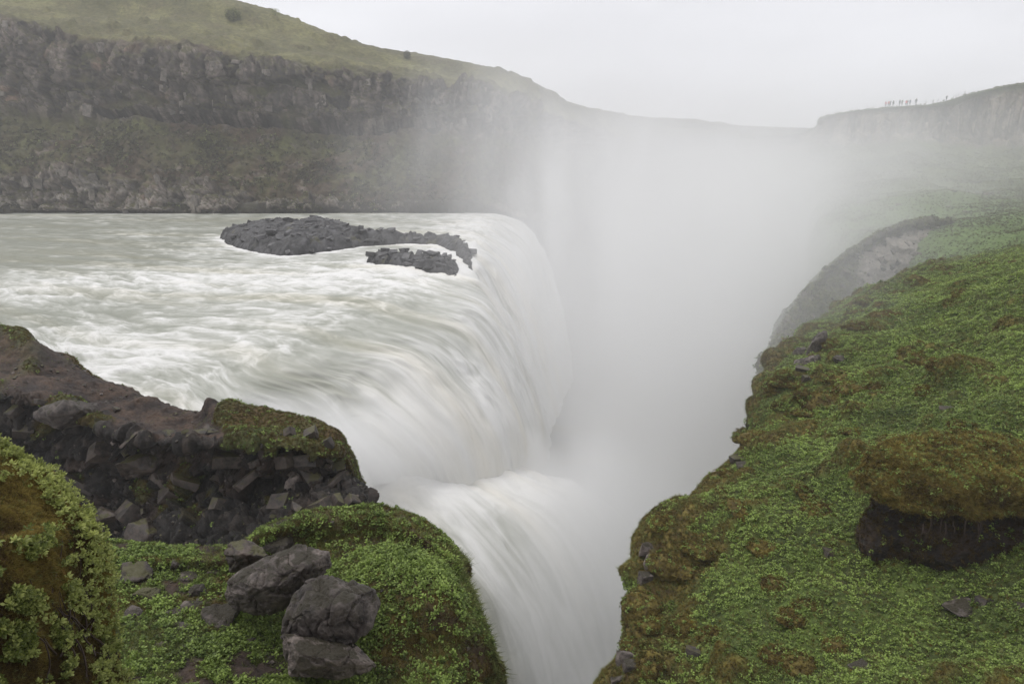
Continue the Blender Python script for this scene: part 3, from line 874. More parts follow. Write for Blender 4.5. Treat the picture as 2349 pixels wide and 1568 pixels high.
N = orient(grid_normals(P), (0, 0, 1))
f_l = fbm(P * 1.0, 3); f_m = fbm(P * 3.2, 4, .6); f_s = fbm(P * 11, 3, .6)
disp = .10 * f_l + .055 * f_m + .015 * f_s
hump = smooth(7.4, 8.4, V) * (1 - smooth(10.7, 11.2, V))
mossL = smooth(-.12, .12, fbm(P * 1.1 + 8, 3) - .25 + .55 * smooth(5.0, 6.0, V) * smooth(3.6, 2.6, U) + .5 * smooth(7.2, 8.6, V) + .15)
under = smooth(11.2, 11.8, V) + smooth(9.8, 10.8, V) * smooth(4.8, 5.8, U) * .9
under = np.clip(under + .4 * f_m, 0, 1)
soilm = smooth(.02, .2, fbm(P * 1.5 + 60, 4) + .25 * (np.exp(-((V - 8.6) / 1.2) ** 2 - ((U - 3.2) / .45) ** 2))) * (1 - mossL * .4)
soilm = np.maximum(soilm, np.exp(-((V - 8.4) / 1.3) ** 2 - ((U - 3.15) / .35) ** 2))
disp += .06 * np.abs(fbm(P * 2.2 + 3, 3)) * mossL
PL = P + N * disp[..., None]
NL = orient(grid_normals(PL), (0, 0, 1))
t1 = smooth(-.3, .3, f_m)[..., None]
cg = np.array([.055, .075, .016]) * t1 + np.array([.030, .036, .012]) * (1 - t1)
cm = np.array([.105, .085, .022]) * t1 + np.array([.055, .038, .012]) * (1 - t1)
so = np.array([.040, .028, .022]) * (.6 + .7 * t1)
col = cg * (1 - mossL[..., None]) + cm * mossL[..., None]
col = col * (1 - soilm[..., None]) + so * soilm[..., None]
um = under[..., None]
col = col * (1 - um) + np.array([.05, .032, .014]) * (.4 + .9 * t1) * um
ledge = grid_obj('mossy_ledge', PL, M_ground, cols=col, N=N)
tagobj(ledge, kind='structure')
ledge_data = (PL, NL, mossL, soilm, under, U, V)

# mossy bank that carries the willow, bottom left
pbk = []
sil = [(-260, 905), (-120, 945), (0, 1020), (60, 1058), (120, 1100), (175, 1150), (215, 1205), (240, 1270), (248, 1350), (250, 1430), (262, 1500), (300, 1580), (340, 1750), (380, 1980), (420, 2400)]
n_s = len(sil)
for k, (dxp, dep) in enumerate([(40, 5.2), (14, 4.7), (0, 4.25), (-60, 3.85), (-150, 3.45), (-280, 3.1), (-460, 2.8), (-700, 2.5)]):
    r_ = []
    for i, (sx_, sy_) in enumerate(sil):
        if k < 2:
            w = ptY(sx_, sy_, 4.25 - .045 * i)
            gy = .45 * (2 - k)
            w = w + np.array([w[0] / w[1] * gy - .10 * gy, gy, -.25 * (2 - k) ** 2 - .4 * gy])
        else:
            f = max(0, -dxp) / 700
            w = ptY(sx_ + dxp, sy_ + f * 700 * (.18 if i > 5 else .5), dep - .045 * i)
        r_.append(w)
    pbk.append(r_)
P, U, V = patch(pbk, [6, 8, 20, 26, 26, 20, 10], 18)
N = orient(grid_normals(P), (0, -1, .6))
f_m = fbm(P * 4, 4, .6); f_s = fbm(P * 16, 3, .6); f_l = fbm(P * 1.5, 2)
PB = P + N * (.07 * f_l + .05 * f_m + .012 * f_s)[..., None]
NB = orient(grid_normals(PB), (0, -1, .6))
t1 = smooth(-.3, .3, f_m)[..., None]
dk = smooth(-.1, .3, fbm(P * 1.6 + 15, 3) + .25 * smooth(8.5, 10.5, V))[..., None]
col = (np.array([.16, .090, .018]) * t1 + np.array([.075, .042, .010]) * (1 - t1)) * (1 - dk) + np.array([.03, .018, .010]) * dk
bank = grid_obj('mossy_bank', PB, M_ground, cols=col, N=N)
tagobj(bank, kind='structure')
bank_data = (PB, NB, dk[..., 0])

# gorge floor, river at the bottom of the crevice
gv = [(-40, 20, -36), (160, 20, -36), (160, 330, -36), (-40, 330, -36)]
o = mesh_np('gorge_water', gv, [[0, 1, 2, 3]], M_water, attrs={'foam': [.8] * 4, 'steep': [0] * 4, 'flow': [(x, y, 0) for x, y, z in gv]})
tagobj(o, kind='structure')
gm = mesh_np('ground', [(-440, -50, -37), (440, -50, -37), (440, 540, -37), (-440, 540, -37)], [[0, 1, 2, 3]], M_far, cols=[(.06, .06, .03)] * 4)
tagobj(gm, kind='structure')

# ================================================================== stones
print('stones')
import bmesh


def bm_to_mesh(bm, name, mat, smooth_=False):
    me = bpy.data.meshes.new(name)
    bm.to_mesh(me); bm.free()
    for p in me.polygons: p.use_smooth = smooth_
    if mat: me.materials.append(mat)
    return me


def link(name, me, loc=(0, 0, 0), rot=(0, 0, 0), scl=(1, 1, 1), parent=None):
    o = bpy.data.objects.new(name, me)
    COL.objects.link(o)
    o.location = loc; o.rotation_euler = rot; o.scale = scl
    if parent is not None: o.parent = parent
    return o


def block_mesh(seed, mat, n=11, box=(1, 1, 1), name='stone'):
    """angular broken stone, about 20 faces, unit size"""
    r = np.random.default_rng(seed)
    bm = bmesh.new()
    for c in range(8):
        p = np.array([1 if c & 1 else -1, 1 if c & 2 else -1, 1 if c & 4 else -1]) * r.uniform(.62, 1, 3)
        bm.verts.new(p * np.array(box) * .5)
    for i in range(n - 8):
        p = r.normal(size=3); p = p / np.max(np.abs(p)) * r.uniform(.8, 1.05)
        bm.verts.new(p * np.array(box) * .5)
    bmesh.ops.convex_hull(bm, input=bm.verts)
    bmesh.ops.delete(bm, geom=[v for v in bm.verts if not v.link_faces], context='VERTS')
    return bm_to_mesh(bm, name, mat)


def hull_rock(name, pts, mat, cuts=9, amp=.03, seed=0, edge=.02, fscale=3.0, worn=0):
    """boulder: convex hull of hand placed corners, refined, worn and pitted"""
    bm = bmesh.new()
    for p in pts: bm.verts.new(p)
    bmesh.ops.convex_hull(bm, input=bm.verts)
    bmesh.ops.delete(bm, geom=[v for v in bm.verts if not v.link_faces], context='VERTS')
    bmesh.ops.dissolve_limit(bm, angle_limit=R(6), verts=bm.verts, edges=bm.edges)
    bmesh.ops.triangulate(bm, faces=bm.faces)
    for _ in range(cuts):
        long_ = [e for e in bm.edges if e.calc_length() > edge]
        if not long_: break
        bmesh.ops.subdivide_edges(bm, edges=long_, cuts=1)
        bmesh.ops.triangulate(bm, faces=bm.faces)
        if len(bm.verts) > 30000: break
    for _ in range(int(3 * worn + 1)):
        bmesh.ops.smooth_vert(bm, verts=bm.verts, factor=.5, use_axis_x=True, use_axis_y=True, use_axis_z=True)
    bm.normal_update()
    co = np.array([v.co[:] for v in bm.verts]); no = np.array([v.normal[:] for v in bm.verts])
    q = co * fscale + seed * 7.7
    b, cr_, rr_ = blocky(q * .9 + .3 * fbm(q, 2)[:, None], 1.2)
    d_ = amp * (.8 * fbm(q * .8, 4, .55) + .95 * b + .35 * fbm(q * 4, 3, .6)) - amp * .7 * np.exp(-(fbm(q * .7 + 30, 2) / .03) ** 2) - amp * .30 * smooth(.42, .15, worley(q * 5.5)[0])
    co = co + no * d_[:, None]
    for v, c in zip(bm.verts, co): v.co = c
    return bm_to_mesh(bm, name, mat, True)


bvh_ledge = bvh_of(ledge); bvh_slope = bvh_of(slope); bvh_out = bvh_of(outcrop); bvh_bank = bvh_of(bank)
CAMP = Vector((0, 0, CAM_Z))


def hit(bvh, px, py):
    d = Vector(ray(px, py)).normalized()
    loc, nrm, idx, dist_ = bvh.ray_cast(CAMP, d)
    return loc, nrm, dist_


def sil_rock(name, sil_, D, thick, mat, inner=(), seed=0, amp=.03, edge=.022, **kw):
    """corners given as the outline seen from the camera, with their own front and back depth"""
    pts = []
    cx_ = sum(p[0] for p in sil_) / len(sil_); cyy = sum(p[1] for p in sil_) / len(sil_)
    for x, y in sil_:
        up = (cyy - y) / 150.0
        dd = D + .25 * thick * (y < cyy) + thick * .4 * up
        pts.append(ptY(x, y, dd))
        pts.append(ptY(cx_ + (x - cx_) * .85, cyy + (y - cyy) * .8 , dd + thick * .8))
    for x, y, o_ in inner: pts.append(ptY(x, y, D + o_))
    c = np.mean(pts, axis=0); c[2] = min(p[2] for p in pts)
    me = hull_rock(name, [p - c for p in pts], mat, seed=seed, amp=amp, edge=edge, **kw)
    return link(name, me, c)


def depth_at(bvh, px, py):
    loc, _, _ = hit(bvh, px, py)
    return loc.y if loc else None


b1 = sil_rock('boulder', [(518, 1362), (520, 1338), (553, 1309), (600, 1284), (645, 1259), (685, 1249), (755, 1266), (758, 1296), (745, 1312), (700, 1352), (650, 1395), (600, 1412), (560, 1406), (530, 1388)],
              7.15, .55, M_boulder, inner=[(575, 1345, -.22), (640, 1345, -.25), (700, 1300, -.12), (600, 1312, -.1)], seed=1, amp=.045)
tagobj(b1, 'smooth-topped grey brown boulder lying behind the big cracked one on the mossy ledge', 'boulder', 'boulders on the mossy ledge')
b2 = sil_rock('boulder', [(650, 1425), (646, 1462), (675, 1362), (700, 1326), (750, 1312), (792, 1338), (858, 1352), (869, 1385), (847, 1436), (815, 1472), (780, 1474), (725, 1495), (695, 1490)],
              6.35, .6, M_boulder, inner=[(700, 1400, -.18), (770, 1390, -.22), (810, 1400, -.15), (740, 1450, -.25), (820, 1365, -.02)], seed=2, amp=.055)
tagobj(b2, 'largest grey brown boulder, pitted with dark spots, at the front of the mossy ledge', 'boulder', 'boulders on the mossy ledge')
b3 = sil_rock('boulder', [(645, 1449), (668, 1452), (722, 1486), (780, 1468), (820, 1482), (867, 1527), (800, 1556), (765, 1562), (720, 1556), (665, 1548), (646, 1500)],
              5.95, .45, M_boulder, inner=[(690, 1500, -.16), (760, 1515, -.2), (790, 1500, -.14)], seed=3, amp=.045)
tagobj(b3, 'low split boulder slab at the foot of the largest boulder, bottom of the ledge', 'boulder', 'boulders on the mossy ledge')
b4 = sil_rock('boulder', [(519, 1248), (560, 1236), (603, 1258), (616, 1276), (575, 1306), (527, 1310), (516, 1275)],
              7.9, .4, M_stone, inner=[(555, 1270, -.15)], seed=4, amp=.05)
tagobj(b4, 'dark jagged boulder left of the smooth-topped one, under the mossy rim', 'boulder', 'boulders on the mossy ledge')

LEDGE_ST = [
 (508, 1417, 96, 52, 'flat brown ridged rock left of the boulders on the grass'),
 (400, 1409, 52, 20, 'thin flat rock left of the brown ridged rock'),
 (438, 1391, 46, 16, 'thin flat rock just above and left of the brown ridged rock'),
 (302, 1316, 88, 34, 'dark rough rock at the back left of the ledge beside the willow'),
 (303, 1408, 46, 30, 'small grey rock at the edge of the willow bank'),
 (455, 1360, 50, 34, 'brown half-buried rock in the middle of the ledge'),
 (333, 1364, 56, 30, 'dark low rock between the willow and the half-buried rock'),
 (398, 1290, 26, 18, 'small black stone in the grass at the foot of the outcrop'),
 (430, 1322, 42, 16, 'narrow dark stone at the back of the ledge grass'),
 (492, 1311, 28, 9, 'thin pale flat stone at the back of the ledge'),
 (576, 1474, 28, 22, 'small dark stone on the moss left of the split boulder'),
 (621, 1504, 22, 16, 'small bluish stone just left of the split boulder'),
 (365, 1480, 34, 16, 'flat grey stone sunk in the grass at the lower left of the ledge'),
 (415, 1440, 40, 18, 'flat earthy stone below the thin flat rocks'),
 (640, 1243, 74, 34, 'reddish clod of earth and roots under the mossy rim')]
for k, (x, y, w_, h_, lab) in enumerate(LEDGE_ST):
    loc, nrm, dd = hit(bvh_ledge, x, y)
    s = dd / FPX
    r = np.random.default_rng(100 + k)
    n = 16
    pts = []
    for i in range(n):
        p = r.normal(size=3); p /= np.linalg.norm(p)
        p = np.sign(p) * np.abs(p) ** .7
        pts.append(p * np.array([w_ * s * .5, w_ * s * .42, h_ * s * .85 * .6]))
    me = hull_rock('rock', pts, M_stone if k in (3, 6, 7, 10) else M_boulder, seed=10 + k, amp=w_ * s * .06, edge=w_ * s * .08, fscale=2.2 / (w_ * s), worn=.3)
    o = link('rock' if k != 14 else 'earth_clod', me, (loc.x, loc.y, loc.z - h_ * s * .08))
    tagobj(o, lab, 'rock' if k != 14 else 'clod of earth', 'small rocks lying on the ledge' if k != 14 else None)

# stones embedded in the outcrop face (parts)
blocks = [block_mesh(500 + i, M_stone, n=10 + i % 5, box=b, name='stone') for i, b in enumerate([(1, .8, .7), (1.2, .7, .5), (.8, .8, 1), (1, .9, .55), (1.3, .8, .6), (.7, .7, 1.2), (1, 1, .8), (1.1, .6, .9), (.9, .9, .9), (1.4, .7, .45)])]
PO, NO, mossy, facem = outcrop_data
BIG = [(165, 950, 105, 62), (338, 1058, 110, 52), (240, 1035, 62, 30), (655, 1055, 48, 52), (700, 1055, 42, 40), (672, 1122, 40, 62), (712, 1095, 46, 34), (770, 1150, 36, 30), (640, 1150, 44, 34),
       (255, 1195, 50, 60), (225, 1220, 46, 50), (330, 1230, 60, 62), (300, 1180, 50, 40), (565, 1100, 50, 30), (425, 1105, 40, 26), (395, 1140, 46, 40), (735, 1050, 30, 30), (750, 1020, 30, 24),
       (130, 1070, 46, 38), (180, 1110, 42, 30), (520, 1050, 60, 34), (90, 920, 30, 16), (35, 945, 30, 18), (265, 938, 16, 14), (480, 985, 20, 24), (800, 1155, 40, 34), (735, 1165, 44, 36), (690, 1170, 34, 44), (60, 985, 44, 26)]
cnt = 0
for k, (x, y, w_, h_) in enumerate(BIG):
    loc, nrm, dd = hit(bvh_out, x, y)
    if loc is None: continue
    s = dd / FPX
    me = blocks[k % 10]
    if k in (0, 1, 5, 9, 11):
        r = np.random.default_rng(700 + k)
        pts = [r.uniform(-1, 1, 3) for _ in range(14)]
        pts = [p / np.max(np.abs(p)) * r.uniform(.7, 1, 3) * .5 for p in pts]
        me = hull_rock('stone', pts, M_boulder if k in (0, 5) else M_stone, seed=40 + k, amp=.05, edge=.08, fscale=2, worn=.2)
    o = link('stone', me, loc - nrm * .02, (RNG.uniform(-.8, .8), RNG.uniform(-.7, .7), RNG.uniform(-1.2, 1.2)), (w_ * s * 1.15, w_ * s * .9, h_ * s * 1.25), outcrop)
    cnt += 1
ii, jj = np.nonzero((facem > .5) & (mossy < .3))
sel = RNG.permutation(len(ii))
placed = []
for q in sel:
    if cnt >= 120: break
    p = PO[ii[q], jj[q]]; nn = NO[ii[q], jj[q]]
    u_ = ii[q]
    r_ = p - np.array([0, 0, CAM_Z]); d_ = r_ / r_[1]
    px = 1174.5 + FPX * d_[0] / (CP - d_[2] * SP) if True else 0
    py = 784 - FPX * (d_[2] * CP + SP) / (CP - d_[2] * SP)
    if not (-60 < px < 860 and 880 < py < 1290): continue
    if nn[1] > .3: continue
    w_ = .14 + .42 * RNG.random() ** 1.8
    if any((p[0] - a[0]) ** 2 + (p[2] - a[2]) ** 2 < (.38 * (w_ + a[3])) ** 2 for a in placed): continue
    placed.append((p[0], p[1], p[2], w_))
    link('stone', blocks[int(RNG.integers(10))], p - nn * w_ * .40, (RNG.uniform(-.9, .9), RNG.uniform(-.8, .8), RNG.uniform(-1.5, 1.5)), (w_ * RNG.uniform(.9, 1.9), w_ * 1.2, w_ * RNG.uniform(.6, 1.1)), outcrop)
    cnt += 1
print('outcrop stones', cnt)

# ------------------------------------------------------------------ rock islands above the fall
M_isl = mat_terrain('wet_black_rock', fine=2.2, amp=.5, bump=.7, bscale=3.5, bdist=.2, rough=.5, spec=.45)
iblocks = [block_mesh(900 + i, M_island, n=11 + i % 4, box=b, name='stone') for i, b in enumerate([(1.3, .9, .6), (1.5, .8, .45), (1, 1, .7), (1.2, .7, .5), (1.1, 1, .8)])]


def island(poly_px, hmax, label, nst, res=.16, slope_=1.3):
    poly = [pt(x, y, 0)[:2] for x, y in poly_px]
    xs = [p[0] for p in poly]; ys = [p[1] for p in poly]
    X, Y = np.meshgrid(np.arange(min(xs) - 1.5, max(xs) + 1.5, res), np.arange(min(ys) - 1.5, max(ys) + 1.5, res), indexing='ij')
    Pz = np.stack([X, Y, 0 * X], -1)
    dd = poly_dist(X, Y, poly) + .5 * fbm(Pz * .5, 3)
    bl_, cr1, r1 = blocky(Pz * np.array([.55, .42, 1]) + .3 * fbm(Pz * .5, 2)[..., None], 1.0)
    bl3, cr2, r2 = blocky(Pz * 1.5 + 4, 1.1)
    h = np.where(dd > 0, hmax * (1 - np.exp(-dd * slope_ / hmax)), dd * 2.2)
    Z = h + np.clip(dd + .8, 0, 1) * (.5 * bl_ + .22 * bl3 + .12 * fbm(Pz * 2, 3) + .3 * fbm(Pz * .25, 2))
    Z = np.maximum(Z, -3)
    c0 = np.array([(min(xs) + max(xs)) / 2, (min(ys) + max(ys)) / 2, 0])
    P_ = np.stack([X, Y, Z], -1)
    t_ = (.4 + .8 * r2[..., 5:6]) * (.55 + .45 * cr2[..., None]) * (.6 + .4 * cr1[..., None])
    colr = np.array([.055, .053, .056]) * t_
    mz = smooth(.3, .45, fbm(Pz * .5 + 77, 3))[..., None]
    colr = colr * (1 - .6 * mz) + np.array([.085, .08, .03]) * .6 * mz
    wet = smooth(.35, .0, Z)[..., None]
    colr = colr * (1 - .5 * wet)
    o_ = grid_obj('river_rock', P_ - c0, M_isl, cols=colr, N=np.zeros_like(P_) + np.array([0, 0, 1.]))
    o_.location = c0
    tagobj(o_, label, 'rock island', 'rock islands above the falls')
    ok = np.nonzero((dd > .1))
    pick = RNG.permutation(len(ok[0]))
    pl = []
    for q_ in pick:
        if len(pl) >= nst: break
        a, b = ok[0][q_], ok[1][q_]
        w_ = .35 + 1.2 * RNG.random() ** 2
        p = P_[a, b]
        if any((p[0] - t[0]) ** 2 + (p[1] - t[1]) ** 2 < (.40 * (w_ + t[2])) ** 2 for t in pl): continue
        pl.append((p[0], p[1], w_))
        link('stone', iblocks[int(RNG.integers(5))], p - c0 + np.array([0, 0, .0]), (RNG.uniform(-.35, .35), RNG.uniform(-.35, .35), RNG.uniform(-3, 3)), (w_, w_ * RNG.uniform(.6, 1), w_ * RNG.uniform(.4, .75)), o_)
    return o_


island(ISL1,
       2.2, 'long black rock island splitting the river just above the lip of the falls', 190)
island(ISL2,
       .95, 'smaller dark rock shelf in front of the long rock island, awash at its edges', 70, res=.12)

# ------------------------------------------------------------------ blocks and columns of the far cliffs (parts)
def proj(p):
    r_ = p - np.array([0, 0, CAM_Z])
    f_ = r_[..., 1] * CP - r_[..., 2] * SP
    return 1174.5 + FPX * r_[..., 0] / f_, 784 - FPX * (r_[..., 1] * SP + r_[..., 2] * CP) / f_


cb = [block_mesh(1300 + i, M_farstone, n=10 + i % 4, box=b, name='rock_block') for i, b in enumerate([(.9, .7, 1.3), (1, .7, .8), (.7, .7, 1.5), (1.3, .8, .7), (1, .8, 1.1), (1.4, .7, .5)])]
pxw, pyw = proj(PW)
pl = []
cl_low = np.nonzero(cliff > .8)
pk = RNG.permutation(len(cl_low[0]))
for q_ in pk:
    if len(pl) >= 170: break
    a, b = cl_low[0][q_], cl_low[1][q_]
    x, y = pxw[a, b], pyw[a, b]
    if not (-20 < x < 1180 and y > -10): continue
    lowr = y > 380
    if (not lowr) and RNG.random() < .35: continue
    if lowr:
        h_ = RNG.uniform(.8, 2.4) if x < 620 else RNG.uniform(.5, 1.2)
    else:
        h_ = RNG.uniform(.7, 2.6)
    w_ = h_ * RNG.uniform(.45, .9)
    p = PW[a, b]
    if any((p[0] - t[0]) ** 2 + (p[2] - t[2]) ** 2 < (.5 * (w_ + t[3])) ** 2 for t in pl): continue
    pl.append((p[0], p[1], p[2], w_))
    link('rock_block', cb[int(RNG.integers(6))], p + NW[a, b] * (-.34 * w_), (RNG.uniform(-.2, .2), RNG.uniform(-.2, .2), RNG.uniform(-.7, .7)), (w_, w_, h_), wall)
print('cliff blocks', len(pl))

colm = [block_mesh(1500 + i, M_column, n=14, box=(.8, .8, 1), name='basalt_column') for i in range(4)]
bvh_hill = bvh_of(hill)
for k in range(64):
    x = 1930 + 440 * (k / 63) + RNG.uniform(-3, 3)
    yt = np.interp(x, [1930, 2050, 2150, 2200, 2260, 2349, 2400], [276, 272, 275, 262, 250, 240, 236]) + RNG.uniform(-4, 14)
    yb_ = np.interp(x, [1930, 2100, 2200, 2349], [318, 322, 328, 330]) + RNG.uniform(-10, 6)
    ym = (yt + yb_) / 2
    loc, nrm, dd = hit(bvh_hill, x, ym)
    if loc is None: continue
    h_ = abs(yb_ - yt) * dd / FPX * RNG.uniform(.6, 1.05); w_ = RNG.uniform(.9, 2.2)
    link('basalt_column', colm[k % 4], (loc.x, loc.y + .25 * w_, loc.z), (RNG.uniform(-.04, .04), RNG.uniform(-.07, .03), RNG.uniform(-1, 1)), (w_, w_ * .9, h_), hill)
hblk = [block_mesh(1600 + i, M_farstone, n=11, name='rock') for i in range(3)]
for k, (x, y, w_) in enumerate([(2266, 446, 14), (2200, 430, 9), (2240, 420, 11), (2190, 440, 7), (2175, 475, 8), (2215, 487, 8), (2060, 470, 9), (2110, 395, 7), (2150, 380, 8), (2080, 412, 7), (2240, 352, 4), (2045, 395, 5), (2125, 425, 5), (2095, 372, 5)]):
    loc, nrm, dd = hit(bvh_hill, x, y)
    s = dd / FPX * w_
    link('stone', hblk[k % 3], loc, (0, 0, k), (s * 1.3, s, s * .8), hill)

# stones on the gravel bank and in the clefts of the green slope
SL = [(1868, 800, 46, 74, 1), (1855, 832, 50, 34, 1), (1832, 812, 24, 30, 1), (1928, 827, 32, 20, 1), (1690, 1056, 24, 20, 0), (1700, 1068, 20, 14, 0), (1487, 1262, 34, 30, 1), (1492, 1300, 26, 60, 1), (1498, 1275, 22, 26, 0),
      (1478, 1330, 24, 34, 0), (1425, 1515, 38, 44, 1), (1440, 1530, 24, 30, 0), (1415, 1552, 36, 24, 1), (2205, 1388, 60, 18, 1), (2258, 1378, 30, 18, 0), (2350, 1390, 20, 12, 0), (1905, 1268, 26, 12, 0),
      (2290, 1084, 40, 24, 0), (2325, 1062, 26, 30, 0), (2180, 940, 30, 14, 0), (1850, 870, 20, 16, 0), (1560, 1444, 20, 26, 0), (1590, 1500, 28, 24, 0), (1880, 780, 24, 40, 1), (1840, 850, 26, 20, 0), (1975, 1530, 34, 16, 0)]
sb = [block_mesh(1700 + i, M_boulder if i % 2 else M_stone, n=13, name='stone') for i in range(6)]
for k, (x, y, w_, h_, big) in enumerate(SL):
    loc, nrm, dd = hit(bvh_slope, x, y)
    if loc is None: continue
    s = dd / FPX
    me = sb[k % 6]
    if big:
        r = np.random.default_rng(1800 + k)
        pts = [r.uniform(-1, 1, 3) for _ in range(15)]
        pts = [p / np.max(np.abs(p)) * r.uniform(.7, 1, 3) * .5 for p in pts]
        me = hull_rock('stone', pts, M_boulder, seed=60 + k, amp=.05, edge=.09, fscale=2, worn=.2)
    link('stone', me, loc - nrm * .03, (RNG.uniform(-.3, .3), RNG.uniform(-.3, .3), RNG.uniform(-.6, .6)), (w_ * s * 1.2, w_ * s, h_ * s * 1.25), slope)

# moss cushions on the slope (parts) -------------------------------
def cushion_mesh(seed):
    bm = bmesh.new()
    bmesh.ops.create_icosphere(bm, subdivisions=4, radius=.5)
    co = np.array([v.co[:] for v in bm.verts])
    n = co / .5
    co = co * (1 + .40 * fbm(n * 1.3 + seed, 3) + .16 * fbm(n * 4 + seed, 3))[:, None]
    co[:, 2] = np.where(co[:, 2] > 0, co[:, 2] * .62, co[:, 2] * .5)
    for v, c in zip(bm.verts, co): v.co = c
    me = bm_to_mesh(bm, 'moss_cushion', M_ground, True)
    a = me.color_attributes.new('Col', 'FLOAT_COLOR', 'POINT')
    t_ = smooth(-.3, .3, fbm(n * 2.5 + seed, 3))[:, None]
    c = np.ones((len(co), 4), np.float32); c[:, :3] = np.array([.15, .12, .030]) * t_ + np.array([.065, .048, .014]) * (1 - t_)
    a.data.foreach_set('color', c.ravel())
    return me


cush = [cushion_mesh(i * 5.5) for i in range(5)]
Z6 = [(1040, 690, 90, 60), (1230, 705, 110, 90), (1050, 775, 120, 90), (1180, 650, 60, 60), (860, 900, 70, 90), (880, 1080, 150, 70), (700, 1220, 80, 90), (625, 1160, 70, 80), (960, 1170, 130, 90), (810, 1260, 150, 100), (1450, 980, 100, 50),
      (1540, 1025, 90, 50), (1170, 1170, 90, 70), (310, 1480, 110, 100), (500, 1130, 90, 60), (560, 1090, 60, 50), (640, 890, 110, 50), (1310, 570, 70, 40), (1060, 630, 50, 35), (480, 1180, 80, 60), (430, 1240, 60, 50), (1480, 1200, 80, 50), (1050, 1300, 130, 60), (700, 1330, 110, 70), (1000, 1450, 90, 50), (540, 1300, 70, 50), (1700, 1420, 90, 50), (740, 870, 80, 50)]
Z7 = [(860, 150, 120, 90), (700, 370, 110, 90), (365, 620, 90, 110), (400, 850, 120, 150), (510, 880, 120, 90), (260, 1060, 120, 110), (490, 1190, 90, 120), (820, 550, 130, 70), (1000, 970, 100, 70), (1080, 1130, 90, 70), (1100, 1400, 110, 80), (580, 760, 110, 80),
      (1170, 1060, 90, 50), (1310, 1310, 100, 70), (300, 1400, 90, 70), (640, 1230, 90, 80), (1000, 1340, 100, 80), (2300, 620, 90, 80), (1180, 460, 90, 50), (930, 740, 100, 60), (1230, 560, 100, 50), (320, 1180, 90, 100), (210, 1290, 80, 60)]
CUSH = [((1700 + a / 2.614) * .9396, (500 + b / 2.614) * .9396, c * .36, d * .36) for a, b, c, d in Z6] + [((1450 + a / 2.237) * .9396, (1000 + b / 2.237) * .9396, c * .42, d * .42) for a, b, c, d in Z7]
moss_pts = []
for k, (x, y, w_, h_) in enumerate(CUSH):
    loc, nrm, dd = hit(bvh_slope, x, y)
    if loc is None: continue
    s = dd / FPX
    o = link('moss_cushion', cush[k % 5], loc - nrm * .12 * w_ * s, (RNG.uniform(-.3, .3), RNG.uniform(-.3, .3), RNG.uniform(-3, 3)), (w_ * s * 1.5, w_ * s * 1.6, h_ * s * 1.25), slope)
    moss_pts.append(o)

# ------------------------------------------------------------------ the big overhanging moss mound on the right
loc, nrm, dd = hit(bvh_slope, 2165, 1262)
mt = bpy.data.objects.new('moss_mound', None); COL.objects.link(mt); mt.location = loc
tagobj(mt, 'large golden moss mound overhanging a dark hollow of bare soil on the right slope', 'moss mound')
s = dd / FPX


def mound_part(name, cx_, cz_, rx, ry, rz, seed, colA, colB, flat, mat, skew=0.0):
    bm = bmesh.new(); bmesh.ops.create_icosphere(bm, subdivisions=6, radius=1)
    co = np.array([v.co[:] for v in bm.verts]); n = co.copy()
    co = np.sign(n) * np.abs(n) ** .85
    co *= (1 + .24 * fbm(n * 1.2 + seed, 3) + .13 * fbm(n * 3.5 + seed, 3) + .03 * fbm(n * 10 + seed, 2))[:, None]
    z = co[:, 2]
    co[:, 2] = np.where(z < 0, z * flat, z)
    if flat < .6: co[:, 2] += .16 * fbm(np.stack([n[:, 0] * 3, n[:, 1] * 0, n[:, 2] * 0], -1) + seed, 2) * (z < 0)
    co[:, 2] -= skew * co[:, 0] + .25 * np.abs(co[:, 0]) ** 2 * (z > -.2)
    co = co * np.array([rx, ry, rz]) + np.array([cx_, 38 * s if name == 'soil_bank' else 45 * s, cz_])
    for v, c in zip(bm.verts, co): v.co = c
    me = bm_to_mesh(bm, name, mat, True)
    a = me.color_attributes.new('Col', 'FLOAT_COLOR', 'POINT')
    t_ = smooth(-.3, .3, fbm(n * 3 + seed, 4))[:, None]
    c = np.ones((len(co), 4), np.float32); c[:, :3] = np.array(colA) * t_ + np.array(colB) * (1 - t_)
    a.data.foreach_set('color', c.ravel())
    o = link(name, me, (0, 0, 0), (0, 0, 0), (1, 1, 1), mt)
    return o


s_m = s
cap = mound_part('moss_cap', .66, 122 * s, 185 * s, 118 * s, 72 * s, 3, (.13, .12, .028), (.085, .075, .02), .30, M_ground, .0)
soil_ = mound_part('soil_bank', .72, 8 * s, 170 * s, 112 * s, 112 * s, 9, (.016, .011, .009), (.045, .028, .019), 1, M_outcrop, .05)
cap2 = mound_part('moss_cap', 235 * s, 88 * s, 70 * s, 110 * s, 52 * s, 5, (.14, .095, .025), (.07, .05, .015), .6, M_ground, .1)
me = block_mesh(77, M_boulder, n=13, box=(1, .5, .3), name='stone')
link('stone', me, (122 * s, -115 * s, 92 * s), (.1, .25, .1), (62 * s, 50 * s, 60 * s), mt)
bpy.context.view_layer.update()

# ================================================================== plants
print('plants')


